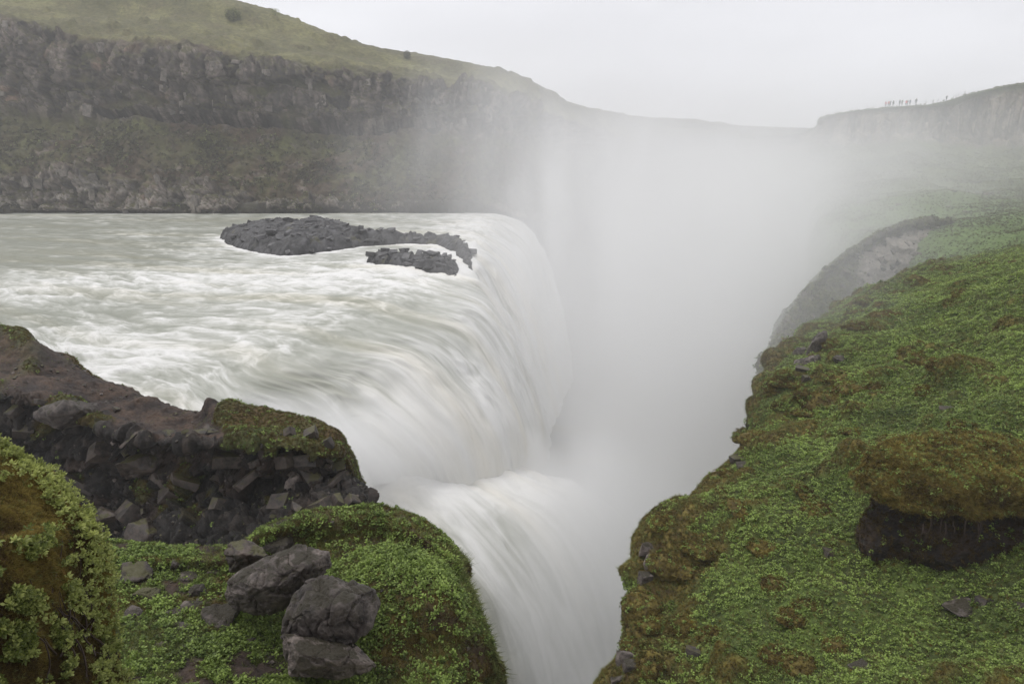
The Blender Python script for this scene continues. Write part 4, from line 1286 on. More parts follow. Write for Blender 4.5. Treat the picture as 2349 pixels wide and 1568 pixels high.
def leaf_cards(name, leaves, mat, kite=True):
    """leaves: base, direction, side, length, width, droop, shade -> folded kite-shaped leaves"""
    V_, F_, S_ = [], [], []
    for b_, d_, sd, ln, wd, fold, sh in leaves:
        b_ = np.array(b_); d_ = np.array(d_) / np.linalg.norm(d_)
        sd = np.array(sd) - d_ * np.dot(sd, d_); sd /= np.linalg.norm(sd) + 1e-9
        up_ = np.cross(sd, d_)
        i = len(V_)
        if kite:
            V_ += [b_, b_ + d_ * ln * .5 + sd * wd * .5 + up_ * fold * wd, b_ + d_ * ln, b_ + d_ * ln * .5 - sd * wd * .5 + up_ * fold * wd]
            F_ += [[i, i + 1, i + 2], [i, i + 2, i + 3]]
            S_ += [sh - .12, sh, sh + .1, sh]
        else:
            V_ += [b_ - sd * wd * .5, b_ + sd * wd * .5, b_ + d_ * ln + np.array([0, 0, -fold * ln])]
            F_ += [[i, i + 1, i + 2]]
            S_ += [sh - .35, sh - .35, sh + .2]
    me = bpy.data.meshes.new(name)
    me.from_pydata([tuple(v) for v in V_], [], F_)
    a = me.attributes.new('shade', 'FLOAT', 'POINT'); a.data.foreach_set('value', S_)
    me.materials.append(mat)
    for p in me.polygons: p.use_smooth = False
    return me


def rnd_dir(r, zmin, zmax):
    z = r.uniform(zmin, zmax); a = r.uniform(0, 2 * math.pi); h = math.sqrt(max(0, 1 - z * z))
    return np.array([h * math.cos(a), h * math.sin(a), z])


def herb(seed):
    r = np.random.default_rng(seed); L_ = []
    for i in range(11):
        d_ = rnd_dir(r, .05, .75); b_ = np.array([d_[0] * .25, d_[1] * .25, r.uniform(.05, .75)]) * r.uniform(.6, 1)
        L_.append((b_, d_, rnd_dir(r, -.3, .3), r.uniform(.35, .6), r.uniform(.26, .44), r.uniform(-.15, .2), r.uniform(-.25, .2) + .18 * (b_[2] > .4)))
    return L_


def tuft(seed, n=14, spread=.5, fold=.25, w=.06):
    r = np.random.default_rng(seed); L_ = []
    for i in range(n):
        d_ = rnd_dir(r, 1 - spread, 1); b_ = np.array([r.uniform(-.22, .22), r.uniform(-.22, .22), -.05])
        L_.append((b_, d_, rnd_dir(r, -.3, .3), r.uniform(.5, 1.1), w * r.uniform(.7, 1.3), fold * r.random(), r.uniform(-.15, .25)))
    return L_


def sprig(seed, n=8):
    """willow shoot tip: small oval leaves in a loose rosette"""
    r = np.random.default_rng(seed); L_ = []
    for i in range(n):
        t_ = i / n
        a = i * 2.4 + r.uniform(-.3, .3); z = .15 + .8 * t_
        d_ = np.array([math.cos(a) * (1 - .6 * t_), math.sin(a) * (1 - .6 * t_), .25 + .9 * t_])
        L_.append(((d_[0] * .1, d_[1] * .1, z * .25 - .2), d_ + r.normal(size=3) * .25, (-math.sin(a), math.cos(a), 0), r.uniform(.5, .8), r.uniform(.32, .46), .18, r.uniform(-.15, .15) + .2 * t_))
    return L_


def source(name, meshes):
    c = bpy.data.collections.new(name)
    for i, me in enumerate(meshes):
        o = bpy.data.objects.new('%s_%02d' % (name, i), me); c.objects.link(o)
    return c


SRC_herb = source('herb_source', [leaf_cards('herb', herb(i), M_herb) for i in range(6)])
SRC_grass = source('grass_source', [leaf_cards('grass', tuft(20 + i, 14, .45, .35), M_grass, False) for i in range(4)])
SRC_moss = source('moss_source', [leaf_cards('moss', tuft(40 + i, 22, .75, .15, .085), M_moss, False) for i in range(4)])
SRC_willow = source('willow_source', [leaf_cards('willow', sprig(60 + i), M_willow) for i in range(5)])


SRC_far = source('far_plant_source', [leaf_cards('far_plant', herb(90 + i) + tuft(95 + i, 6, .6, .3, .12), M_farleaf) for i in range(4)])


def gn_scatter(name, pts, nrm, scl, tint, src, label=None, parent=None, spin=None, lean=.35):
    pts = np.asarray(pts, dtype=float); n = len(pts)
    nrm = np.asarray(nrm, dtype=float) + RNG.normal(size=(n, 3)) * lean * .5 + np.array([0, 0, .5])
    nrm /= np.linalg.norm(nrm, axis=1)[:, None]
    a = RNG.normal(size=(n, 3)); t_ = np.cross(nrm, a); t_ /= np.linalg.norm(t_, axis=1)[:, None]
    b_ = np.cross(nrm, t_)
    Rm = np.stack([t_, b_, nrm], -1)      # columns
    ry = np.arcsin(np.clip(-Rm[:, 2, 0], -1, 1)); rx = np.arctan2(Rm[:, 2, 1], Rm[:, 2, 2]); rz = np.arctan2(Rm[:, 1, 0], Rm[:, 0, 0])
    me = bpy.data.meshes.new(name)
    me.vertices.add(n); me.vertices.foreach_set('co', pts.astype(np.float32).ravel())
    me.attributes.new('rot', 'FLOAT_VECTOR', 'POINT').data.foreach_set('vector', np.stack([rx, ry, rz], -1).astype(np.float32).ravel())
    me.attributes.new('scl', 'FLOAT', 'POINT').data.foreach_set('value', np.asarray(scl, dtype=np.float32))
    me.attributes.new('tint', 'FLOAT', 'POINT').data.foreach_set('value', np.asarray(tint, dtype=np.float32))
    me.attributes.new('idx', 'INT', 'POINT').data.foreach_set('value', RNG.integers(0, len(src.objects), n).astype(np.int32))
    o = bpy.data.objects.new(name, me); COL.objects.link(o)
    if parent is not None: o.parent = parent
    ng = bpy.data.node_groups.new(name, 'GeometryNodeTree')
    ng.interface.new_socket('Geometry', in_out='INPUT', socket_type='NodeSocketGeometry')
    ng.interface.new_socket('Geometry', in_out='OUTPUT', socket_type='NodeSocketGeometry')
    gi = ng.nodes.new('NodeGroupInput'); go = ng.nodes.new('NodeGroupOutput')
    ip = ng.nodes.new('GeometryNodeInstanceOnPoints'); ci = ng.nodes.new('GeometryNodeCollectionInfo')
    ci.inputs[0].default_value = src; ci.inputs['Separate Children'].default_value = True; ci.inputs['Reset Children'].default_value = True

    def na(nm, ty):
        x = ng.nodes.new('GeometryNodeInputNamedAttribute'); x.data_type = ty; x.inputs[0].default_value = nm
        return [q for q in x.outputs if q.enabled and q.name == 'Attribute'][0]
    er = ng.nodes.new('FunctionNodeEulerToRotation')
    ng.links.new(na('rot', 'FLOAT_VECTOR'), er.inputs[0])
    ng.links.new(gi.outputs[0], ip.inputs['Points']); ng.links.new(ci.outputs[0], ip.inputs['Instance'])
    ip.inputs['Pick Instance'].default_value = True
    ng.links.new(na('idx', 'INT'), ip.inputs['Instance Index'])
    ng.links.new(er.outputs[0], ip.inputs['Rotation'])
    ng.links.new(na('scl', 'FLOAT'), ip.inputs['Scale'])
    ng.links.new(ip.outputs[0], go.inputs[0])
    md = o.modifiers.new('scatter', 'NODES'); md.node_group = ng
    tagobj(o, label, kind='stuff')
    return o


def sample_grid(P_, weight, n):
    """n random points on the quads of a grid, chance = area x weight; returns points, cell indices, bary"""
    c = .25 * (weight[:-1, :-1] + weight[1:, :-1] + weight[:-1, 1:] + weight[1:, 1:])
    e1 = P_[1:, :-1] - P_[:-1, :-1]; e2 = P_[:-1, 1:] - P_[:-1, :-1]
    ar = np.linalg.norm(np.cross(e1, e2), axis=-1) * c
    cs_ = np.cumsum(ar.ravel()); tot = cs_[-1]
    k = np.searchsorted(cs_, RNG.random(n) * tot); k = np.minimum(k, ar.size - 1)
    i, j = np.unravel_index(k, ar.shape)
    a = RNG.random(n)[:, None]; b = RNG.random(n)[:, None]
    p = (P_[i, j] * (1 - a) + P_[i + 1, j] * a) * (1 - b) + (P_[i, j + 1] * (1 - a) + P_[i + 1, j + 1] * a) * b
    return p, i, j, tot


def in_view(P_, m=220):
    x, y = proj(P_)
    f_ = P_[..., 1] * CP - (P_[..., 2] - CAM_Z) * SP
    return ((x > -m) & (x < 2349 + m) & (y > -m) & (y < 1568 + m) & (f_ > .5)).astype(float)


# ---- the green slope
PS, NS, mossS, faceS = slope_data
vis = in_view(PS)
size = .052 * (1 + np.maximum(0, PS[..., 1] - 8) / 20)
patchy = fbm(PS * 1.3 + 5, 3)
herbw = vis * smooth(.75, .35, mossS + .5 * faceS + .35 * patchy) / size ** 2
p, i, j, tot = sample_grid(PS, herbw, 90000)
big_t = fbm(p * .35 + 9, 3) * .5 + fbm(p * 1.4, 2) * .35
tint = np.clip(.56 + 1.15 * big_t + RNG.normal(size=len(p)) * .09, .02, 1)
gn_scatter('herb_cover', p, NS[i, j], size[i, j] * RNG.uniform(.6, 1.5, len(p)) * 1.12, tint, SRC_herb)
mw = vis * smooth(.2, .7, mossS) / size ** 2
p, i, j, tot = sample_grid(PS, mw + vis * .2 / size ** 2, 62000)
gn_scatter('moss_fuzz', p, NS[i, j], size[i, j] * RNG.uniform(.7, 1.3, len(p)) * 1.1, np.clip(.45 + .5 * fbm(p * .8, 3) + RNG.normal(size=len(p)) * .13, 0, 1), SRC_moss)
gw = vis * (.25 + smooth(.2, .5, fbm(PS * .5 + 80, 3)) + 1.5 * np.exp(-np.abs(np.where(faceS > .5, 9, 0)))) / size ** 2 * (1 - faceS)
p, i, j, tot = sample_grid(PS, gw, 48000)
gn_scatter('grass', p, NS[i, j], size[i, j] * RNG.uniform(.9, 1.9, len(p)) * 1.3, np.clip(.45 + .4 * fbm(p * .6, 3) + RNG.normal(size=len(p)) * .15, 0, 1), SRC_grass)


def fuzz_on(objs, n, scale_, src, name, tbase=.5, tvar=.5, zmin=-.2, rng_s=(.7, 1.3)):
    """fuzz on finished meshes (world space), by vertex"""
    pts, nr = [], []
    for o in objs:
        M = np.array(o.matrix_world); co = np.zeros(len(o.data.vertices) * 3, np.float32); no = co.copy()
        o.data.vertices.foreach_get('co', co); o.data.vertices.foreach_get('normal', no)
        co = co.reshape(-1, 3) @ M[:3, :3].T + M[:3, 3]; no = no.reshape(-1, 3) @ np.linalg.inv(M[:3, :3])
        no /= np.linalg.norm(no, axis=1)[:, None]
        k = no[:, 2] > zmin
        pts.append(co[k]); nr.append(no[k])
    pts = np.concatenate(pts); nr = np.concatenate(nr)
    k = RNG.integers(0, len(pts), n)
    sz = scale_ * (1 + np.maximum(0, pts[k, 1] - 8) / 20) * RNG.uniform(*rng_s, n)
    pp = pts[k] + RNG.normal(size=(n, 3)) * sz[:, None] * .3
    return gn_scatter(name, pp, nr[k], sz, np.clip(tbase + tvar * fbm(pts[k] * 1.5, 3) + RNG.normal(size=n) * .12, 0, 1), src)


fuzz_on(moss_pts, 16000, .06, SRC_moss, 'moss_fuzz', .5, .6, 0)
fuzz_on(moss_pts, 2200, .06, SRC_herb, 'herb_cover', .45, .4, .3)
fuzz_on([cap, cap2], 26000, .085, SRC_moss, 'moss_fuzz', .55, .6, -.3)
fuzz_on([cap], 4000, .08, SRC_grass, 'grass', .6, .4, .5)
fuzz_on([cap], 1400, .06, SRC_herb, 'herb_cover', .5, .4, .6)
fuzz_on([soil_], 4200, .08, SRC_moss, 'moss_fuzz', .12, .4, -.5)
fuzz_on([soil_], 260, .07, SRC_herb, 'herb_cover', .3, .3, -.3)

# ---- plants on the far walls, seen as clumps
Wv = in_view(PW, 60) * (1 - cliff_w) * (NW[..., 1] < .3)
Wv = Wv * smooth(4.9, 4.5, U_w)
p, i, j, _ = sample_grid(PW, Wv * (.25 + smooth(-.2, .3, fbm(PW * .14 + 5, 3))), 26000)
gn_scatter('far_plants', p, NW[i, j], RNG.uniform(.3, .75, len(p)), np.clip(.16 + .38 * fbm(p * .12, 3) + RNG.normal(size=len(p)) * .12 + .20 * smooth(28, 40, p[:, 2]), 0, 1), SRC_far)
Hv = in_view(P3, 60) * (1 - cliff_h)
p, i, j, _ = sample_grid(P3, Hv * (.3 + smooth(-.2, .3, fbm(P3 * .1 + 5, 3))) / np.clip(P3[..., 1] / 150, .4, 2) ** 2, 26000)
gn_scatter('far_plants', p, NH[i, j], np.clip(p[:, 1] / 150, .4, 2) * RNG.uniform(.2, .45, len(p)), np.clip(.40 + .30 * fbm(p * .1, 3) + RNG.normal(size=len(p)) * .07, 0, 1), SRC_far)

# ---- outcrop
vis = in_view(PO, 120)
p, i, j, _ = sample_grid(PO, vis * smooth(.3, .8, mossy) * smooth(-.2, .2, NO[..., 2]), 30000)
gn_scatter('moss_fuzz', p, NO[i, j], RNG.uniform(.05, .10, len(p)), np.clip(.28 + .4 * fbm(p * 1.1, 3) + RNG.normal(size=len(p)) * .12, 0, 1), SRC_moss)
p, i, j, _ = sample_grid(PO, vis * smooth(.3, .8, mossy) * smooth(.1, .5, NO[..., 2]), 16000)
gn_scatter('grass', p, NO[i, j], RNG.uniform(.05, .11, len(p)), np.clip(.42 + .5 * fbm(p * .8, 3) + RNG.normal(size=len(p)) * .15, 0, 1), SRC_grass)
p, i, j, _ = sample_grid(PO, vis * (smooth(.3, .8, mossy) * .8 + .12 * facem * smooth(.1, .4, fbm(PO * .7 + 2, 3))), 2600)
gn_scatter('herb_cover', p, NO[i, j], RNG.uniform(.06, .12, len(p)), np.clip(.4 + .3 * fbm(p * .8, 3) + RNG.normal(size=len(p)) * .15, 0, 1), SRC_herb)

# ---- ledge
PL, NL, mossL, soilm, under, UL, VL = ledge_data
vis = in_view(PL, 150)
green = (1 - soilm) * (1 - under)
p, i, j, _ = sample_grid(PL, vis * green * (.22 + smooth(-.1, .35, fbm(PL * 1.4 + 71, 3) + .25 * smooth(5.5, 6.8, UL))) * (1 - .45 * mossL) + vis * 1.3 * np.exp(-((VL - 9.0) / 1.3) ** 2 - ((UL - 3.9) / .7) ** 2), 23000)
gn_scatter('herb_cover', p, NL[i, j], RNG.uniform(.025, .055, len(p)) * 1.5, np.clip(.45 + .45 * fbm(p * 1.1, 3) + RNG.normal(size=len(p)) * .14, 0, 1), SRC_herb)
p, i, j, _ = sample_grid(PL, vis * (green + .12) * (.35 + smooth(-.4, .3, fbm(PL * 1.2 + 21, 3))), 36000)
gn_scatter('grass', p, NL[i, j], RNG.uniform(.04, .11, len(p)), np.clip(.45 + .45 * fbm(p * .9, 3) + RNG.normal(size=len(p)) * .15, 0, 1), SRC_grass)
p, i, j, _ = sample_grid(PL, vis * (mossL * (1 - .8 * soilm) + 1.2 * under), 42000)
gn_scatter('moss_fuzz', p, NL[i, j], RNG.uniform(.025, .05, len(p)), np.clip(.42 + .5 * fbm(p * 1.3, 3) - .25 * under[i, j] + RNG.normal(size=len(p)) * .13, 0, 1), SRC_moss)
# long hanging grass on the outer edge
p, i, j, _ = sample_grid(PL, vis * np.exp(-((VL - 11.4) / .35) ** 2), 900)
gn_scatter('grass', p, NL[i, j] + np.array([.8, 0, .3]), RNG.uniform(.08, .2, len(p)), np.clip(.35 + RNG.normal(size=len(p)) * .15, 0, 1), SRC_grass, lean=.8)

# plants crowding round the foot of every boulder
ring_p, ring_n = [], []
for o in (b1, b2, b3, b4):
    M = o.matrix_world
    zs = sorted(((M @ v.co) for v in o.data.vertices), key=lambda c: c.z)
    low_v = zs[:int(len(zs) * .22)]
    for _ in range(520):
        c = low_v[int(RNG.integers(len(low_v)))]
        q_ = Vector((c.x + RNG.normal() * .05, c.y - abs(RNG.normal()) * .05, c.z + 1.2))
        g_, n_, _i, _d = bvh_ledge.ray_cast(q_, Vector((0, 0, -1)))
        if g_ is not None: ring_p.append(tuple(g_)); ring_n.append(tuple(n_))
ring_p = np.array(ring_p); ring_n = np.array(ring_n); h_ = len(ring_p) // 2
gn_scatter('grass', ring_p[::2], ring_n[::2], RNG.uniform(.05, .13, len(ring_p[::2])), np.clip(.5 + RNG.normal(size=len(ring_p[::2])) * .15, 0, 1), SRC_grass)
gn_scatter('herb_cover', ring_p[1::2], ring_n[1::2], RNG.uniform(.04, .085, len(ring_p[1::2])), np.clip(.55 + RNG.normal(size=len(ring_p[1::2])) * .15, 0, 1), SRC_herb)

# loose grit and small stones on the bare soil
SRC_grit = source('grit_source', [block_mesh(2000 + i, M_boulder if i % 2 else M_stone, n=10, name='grit') for i in range(5)])
bare_o = smooth(.4, .1, mossy) * smooth(.2, .6, NO[..., 2]) * in_view(PO, 60)
p, i, j, _ = sample_grid(PO, bare_o * (.2 + smooth(.0, .3, fbm(PO * 1.3 + 44, 3))), 1500)
gn_scatter('gravel', p, NO[i, j], .02 + .10 * RNG.random(len(p)) ** 3, RNG.random(len(p)), SRC_grit)
p, i, j, _ = sample_grid(PO, bare_o * smooth(.1, .3, fbm(PO * .9 + 64, 3)), 1200)
gn_scatter('grass', p, NO[i, j], RNG.uniform(.04, .09, len(p)), np.clip(.3 + RNG.normal(size=len(p)) * .2, 0, 1), SRC_grass)
p, i, j, _ = sample_grid(PL, in_view(PL, 60) * (.08 + soilm), 900)
gn_scatter('gravel', p, NL[i, j], .012 + .05 * RNG.random(len(p)) ** 3, RNG.random(len(p)), SRC_grit)
p, i, j, _ = sample_grid(bankP, in_view(bankP, 60) * (1 - bankG), 9000)
gn_scatter('far_plants', p, bankN[i, j], RNG.uniform(.15, .42, len(p)), np.clip(.38 + .4 * fbm(p * .3, 3) + RNG.normal(size=len(p)) * .08, 0, 1), SRC_far)
p, i, j, _ = sample_grid(bankP, in_view(bankP, 60) * (.15 + bankG), 260)
gn_scatter('gravel', p, bankN[i, j], .15 + .9 * RNG.random(len(p)) ** 4, RNG.random(len(p)), SRC_grit)

# ---- bank and willow
PB, NB, dkB = bank_data
vis = in_view(PB, 200)
p, i, j, _ = sample_grid(PB, vis, 60000)
gn_scatter('moss_fuzz', p, NB[i, j], RNG.uniform(.018, .036, len(p)), np.clip(.62 - .45 * dkB[i, j] + .4 * fbm(p * 4, 3) + RNG.normal(size=len(p)) * .13, 0, 1), SRC_moss)

p, i, j, _ = sample_grid(PB, vis, 2600)
gn_scatter('grass', p, NB[i, j], RNG.uniform(.02, .055, len(p)), np.clip(.4 + .4 * fbm(p * 3, 3) + RNG.normal(size=len(p)) * .15, 0, 1), SRC_grass)
wt = bpy.data.objects.new('willow_shrub', None); COL.objects.link(wt)
rootp, _, _ = hit(bvh_bank, 150, 1480)
wt.location = rootp
tagobj(wt, 'creeping dwarf willow with small pale green leaves covering the brown moss bank', 'shrub')
bpy.context.view_layer.update()
spr = []
tries = 0
while len(spr) < 1900 and tries < 60000:
    tries += 1
    x = RNG.uniform(-60, 370); y = RNG.uniform(960, 1640)
    loc, nrm, dd = hit(bvh_bank, x, y)
    if loc is None: continue
    silx = np.interp(y, [1020, 1058, 1100, 1150, 1205, 1270, 1350, 1430, 1500, 1580], [0, 60, 120, 175, 215, 240, 248, 250, 262, 300])
    gap = silx - x
    dns = .85 * math.exp(-(max(0, gap) / 48) ** 2) * (1 if y < 1290 else .55)
    nz_ = float(fbm(np.array([[x / 62, y / 62, 3.3]]), 3)[0])
    dns = max(dns, .9 * float(smooth(.10, .28, np.array(nz_))))
    if y > 1380: dns = max(dns * .8, .35 * float(smooth(-.1, .2, np.array(nz_))) * (gap < 140))
    if RNG.random() > dns: continue
    spr.append((np.array(loc), np.array(nrm), dd + RNG.uniform(0, 1.5)))
lift = np.array([RNG.uniform(.01, .06) for _ in spr])
pts = np.array([a for a, _, _ in spr]); nr = np.array([b for _, b, _ in spr]); dds = np.array([c for _, _, c in spr])
pts = pts + nr * lift[:, None]
order = np.argsort(dds)
sme = [leaf_cards('leaf_cluster', sprig(80 + i, 8), M_willow) for i in range(5)]
for q_ in order[:300]:
    d_ = Vector(nr[q_] + RNG.normal(size=3) * .6 + np.array([0, -.3, .4]))
    e = d_.to_track_quat('Z', 'Y').to_euler()
    s_ = RNG.uniform(.026, .045)
    link('leaf_cluster', sme[int(RNG.integers(5))], Vector(pts[q_]) - wt.location, e, (s_, s_, s_), wt)
rest = order[300:]
o = gn_scatter('foliage', pts[rest] - np.array(wt.location), nr[rest] + np.array([0, -.3, 0]), RNG.uniform(.024, .044, len(rest)), np.clip(.5 + .3 * fbm(pts[rest] * 3, 2) + RNG.normal(size=len(rest)) * .12, 0, 1), SRC_willow, parent=wt, lean=1.2)


def tube(name, path, r0, r1, mat, parent=None, n=5):
    path = [Vector(p) for p in path]
    V_, F_ = [], []
    for k, p in enumerate(path):
        t_ = (path[min(k + 1, len(path) - 1)] - path[max(k - 1, 0)]).normalized()
        a = t_.orthogonal().normalized(); b = t_.cross(a)
        rr_ = r0 + (r1 - r0) * k / (len(path) - 1)
        for q_ in range(n):
            an = 2 * math.pi * q_ / n
            V_.append(tuple(p + a * math.cos(an) * rr_ + b * math.sin(an) * rr_))
        if k:
            for q_ in range(n):
                i0 = (k - 1) * n + q_; i1 = (k - 1) * n + (q_ + 1) % n
                F_.append([i0, i1, i1 + n, i0 + n])
    o = mesh_np(name, V_, F_, mat)
    if parent is not None: o.parent = parent
    return o


for k in range(26):
    x0, y0 = RNG.uniform(90, 260), RNG.uniform(1420, 1580)
    x1, y1 = x0 + RNG.uniform(-70, 60), y0 - RNG.uniform(60, 200)
    path = []
    for t_ in np.linspace(0, 1, 9):
        loc, nrm, dd = hit(bvh_bank, x0 + (x1 - x0) * t_ + 10 * math.sin(5 * t_ + k), y0 + (y1 - y0) * t_)
        if loc is None: break
        path.append(loc + nrm * (.02 + .02 * math.sin(3 * t_ + k)) - wt.location)
    if len(path) > 4: tube('stem', path, .006, .002, M_twig, wt)

# roots and torn turf hanging under the big mound
for k in range(16):
    x0 = RNG.uniform(-110, 170) * s_m; y0 = -70 * s_m + RNG.uniform(-10, 14) * s_m
    pth = [(x0 + .02 * math.sin(t_ * 4 + k), y0 - .05 * math.sin(t_ * 2), (104 - t_ * RNG.uniform(18, 34)) * s_m) for t_ in np.linspace(0, 1.6, 7)]
    tube('root', pth, .012, .004, M_twig, mt, 4)

# shrubs and tufts standing on the left skyline, seen small
def small_shrub(x, y, r_px, label, hz_, leafmat_src, tint, name='shrub', cat='shrub', group=None):
    bw = bvh_wall
    loc, nrm, dd = hit(bw, x, y)
    s_ = dd / FPX
    t = bpy.data.objects.new(name, None); COL.objects.link(t); t.location = loc
    tagobj(t, label, cat, group)
    tube('trunk', [(0, 0, -.3), (.05, 0, .4 * r_px * s_), (0, .1, r_px * s_)], .08, .03, M_twig, t)
    n = 500; r = r_px * s_
    d_ = RNG.normal(size=(n, 3)); d_ /= np.linalg.norm(d_, axis=1)[:, None]
    pp = d_ * (RNG.random((n, 1)) ** .4) * np.array([r, r, r * hz_]) * (1 + .3 * fbm(d_ * 2 + x, 2))[:, None] + np.array([0, 0, r * hz_ * .7])
    gn_scatter('foliage', pp, d_, RNG.uniform(.12, .25, n) * r * .9, np.clip(tint + RNG.normal(size=n) * .15, 0, 1), leafmat_src, parent=t)


bvh_wall = bvh_of(wall)
small_shrub(537, 46, 15, 'round dark green bush on the grass slope above the left cliff', .8, SRC_far, .62)
small_shrub(632, 36, 10, 'pale dry tuft on the small knoll of the left skyline', .8, SRC_grass, .8, 'dry_grass_tuft', 'grass tuft')
small_shrub(934, 134, 8, 'tiny bare shrub on the skyline above the pale cliff', 1.1, SRC_far, .3)

# ================================================================== people and posts on the far cliff
print('people')
M_skin = mat_flat('skin', (.42, .27, .2)); M_hair = mat_flat('hair', (.05, .035, .025)); M_trs = mat_flat('dark_trousers', (.03, .035, .05))
JACK = {'pink': (.65, .16, .2), 'red': (.6, .05, .05), 'dark': (.035, .04, .05), 'grey': (.12, .12, .13), 'blue': (.05, .09, .2), 'green': (.05, .09, .06), 'bright red': (.75, .06, .06)}
MJ = {k: mat_flat(k.replace(' ', '_') + '_jacket', v) for k, v in JACK.items()}


def person_mesh(pose, jacket):
    """one continuous skinned figure, 1.72 m tall"""
    Vt = {'pel': (0, 0, .95, .14), 'che': (0, 0, 1.32, .165), 'nec': (0, 0, 1.48, .065), 'hea': (0, -.01, 1.62, .105), 'top': (0, 0, 1.69, .08)}
    ls = .14 if pose == 'walk' else .05
    for sd, nm in ((1, 'R'), (-1, 'L')):
        Vt['hip' + nm] = (.10 * sd, 0, .88, .10)
        Vt['kne' + nm] = (.11 * sd, -ls * sd * .6, .48, .065)
        Vt['ank' + nm] = (.11 * sd, ls * sd, .09, .045)
        Vt['toe' + nm] = (.12 * sd, ls * sd - .15, .035, .04)
        Vt['sho' + nm] = (.19 * sd, 0, 1.40, .07)
        if pose == 'arms' or (pose == 'point' and sd > 0):
            Vt['elb' + nm] = (.30 * sd, -.14, 1.22, .05); Vt['han' + nm] = (.14 * sd, -.30, 1.42, .035)
        else:
            Vt['elb' + nm] = (.25 * sd, .03, 1.13, .05); Vt['han' + nm] = (.24 * sd, -.06, .88, .035)
    if pose == 'crouch':
        for k in list(Vt):
            x, y, z, r = Vt[k]
            if k[:3] in ('pel', 'che', 'nec', 'hea', 'top', 'sho', 'elb', 'han', 'hip'): Vt[k] = (x, y - .25 * max(0, z - .9), z - .42, r)
            if k[:3] == 'kne': Vt[k] = (x * 1.3, y - .3, z + .0, r)
    names = list(Vt); ix = {n: i for i, n in enumerate(names)}
    E_ = [('pel', 'che'), ('che', 'nec'), ('nec', 'hea'), ('hea', 'top')]
    for nm in 'RL': E_ += [('pel', 'hip' + nm), ('hip' + nm, 'kne' + nm), ('kne' + nm, 'ank' + nm), ('ank' + nm, 'toe' + nm), ('che', 'sho' + nm), ('sho' + nm, 'elb' + nm), ('elb' + nm, 'han' + nm)]
    me = bpy.data.meshes.new('person')
    me.from_pydata([Vt[n][:3] for n in names], [(ix[a], ix[b]) for a, b in E_], [])
    o = bpy.data.objects.new('tmp', me); COL.objects.link(o)
    md = o.modifiers.new('s', 'SKIN')
    for i, n in enumerate(names):
        sv = me.skin_vertices[0].data[i]; sv.radius = (Vt[n][3], Vt[n][3] * .85); sv.use_root = (n == 'pel')
    o.modifiers.new('d', 'SUBSURF').levels = 1
    dg = bpy.context.evaluated_depsgraph_get()
    me2 = bpy.data.meshes.new_from_object(o.evaluated_get(dg))
    bpy.data.objects.remove(o)
    hz_ = Vt['nec'][2]; wz = Vt['pel'][2] - .06
    for m in (M_trs, jacket, M_skin, M_hair): me2.materials.append(m)
    for p in me2.polygons:
        c = p.center
        p.use_smooth = True
        p.material_index = 0 if c.z < wz and abs(c.x) < .2 else (1 if c.z < hz_ + .02 else (3 if (c.z > hz_ + .14 or c.y > .02) else 2))
        if abs(c.x) > .2 and c.z < Vt['hanR'][2] + .06 and c.z < wz: p.material_index = 2
    return me2


PEOPLE = [(2163, 'stand', 'pink', 1.0, 'leftmost person on the far cliff edge, in a pale pink jacket'),
          (2170, 'stand', 'red', 1.04, 'second person from the left on the cliff edge, in a red jacket'),
          (2174, 'arms', 'grey', 1.05, 'person in grey close behind the red jacket at the left of the cliff group'),
          (2181.5, 'walk', 'dark', 1.06, 'dark clothed person walking alone between the left and middle clusters'),
          (2197, 'stand', 'dark', 1.12, 'tallest dark clothed person in the middle of the cliff group'),
          (2203, 'arms', 'green', 1.05, 'person in dark green right beside the tallest one'),
          (2213, 'stand', 'bright red', .98, 'person in a bright red jacket right of the middle pair'),
          (2216.5, 'arms', 'dark', 1.0, 'dark clothed person touching the bright red jacket'),
          (2222.5, 'stand', 'blue', 1.02, 'person in blue at the right end of the middle cluster'),
          (2237, 'walk', 'dark', 1.15, 'dark clothed hiker apart to the right of the group, walking along the cliff'),
          (2312, 'point', 'dark', .9, 'lone person far right on the path, where the cliff starts to rise')]
for x, pose, jk, sc_p, lab in PEOPLE:
    xx = x * .9396
    yt = np.interp(xx, [1950, 2050, 2150, 2240, 2349], [255, 246, 240, 212, 190])
    # stand on the crest: highest ground of that column
    best = None
    for y in np.arange(yt + 22, yt - 14, -.5):
        loc, nrm, dd = hit(bvh_hill, xx, y)
        if loc is not None: best = (loc, nrm)
    loc = best[0] + Vector((0, .4, 0))
    g2_ = bvh_hill.ray_cast(loc + Vector((0, 0, 8)), Vector((0, 0, -1)))[0]
    if g2_ is not None: loc = g2_
    o = link('person', person_mesh(pose, MJ[jk]), loc - Vector((0, 0, .03)), (0, 0, RNG.uniform(-1.2, 1.2)), (sc_p * 1.15, sc_p * 1.15, sc_p * 1.06))
    tagobj(o, lab, 'person', 'people standing on the far cliff edge')

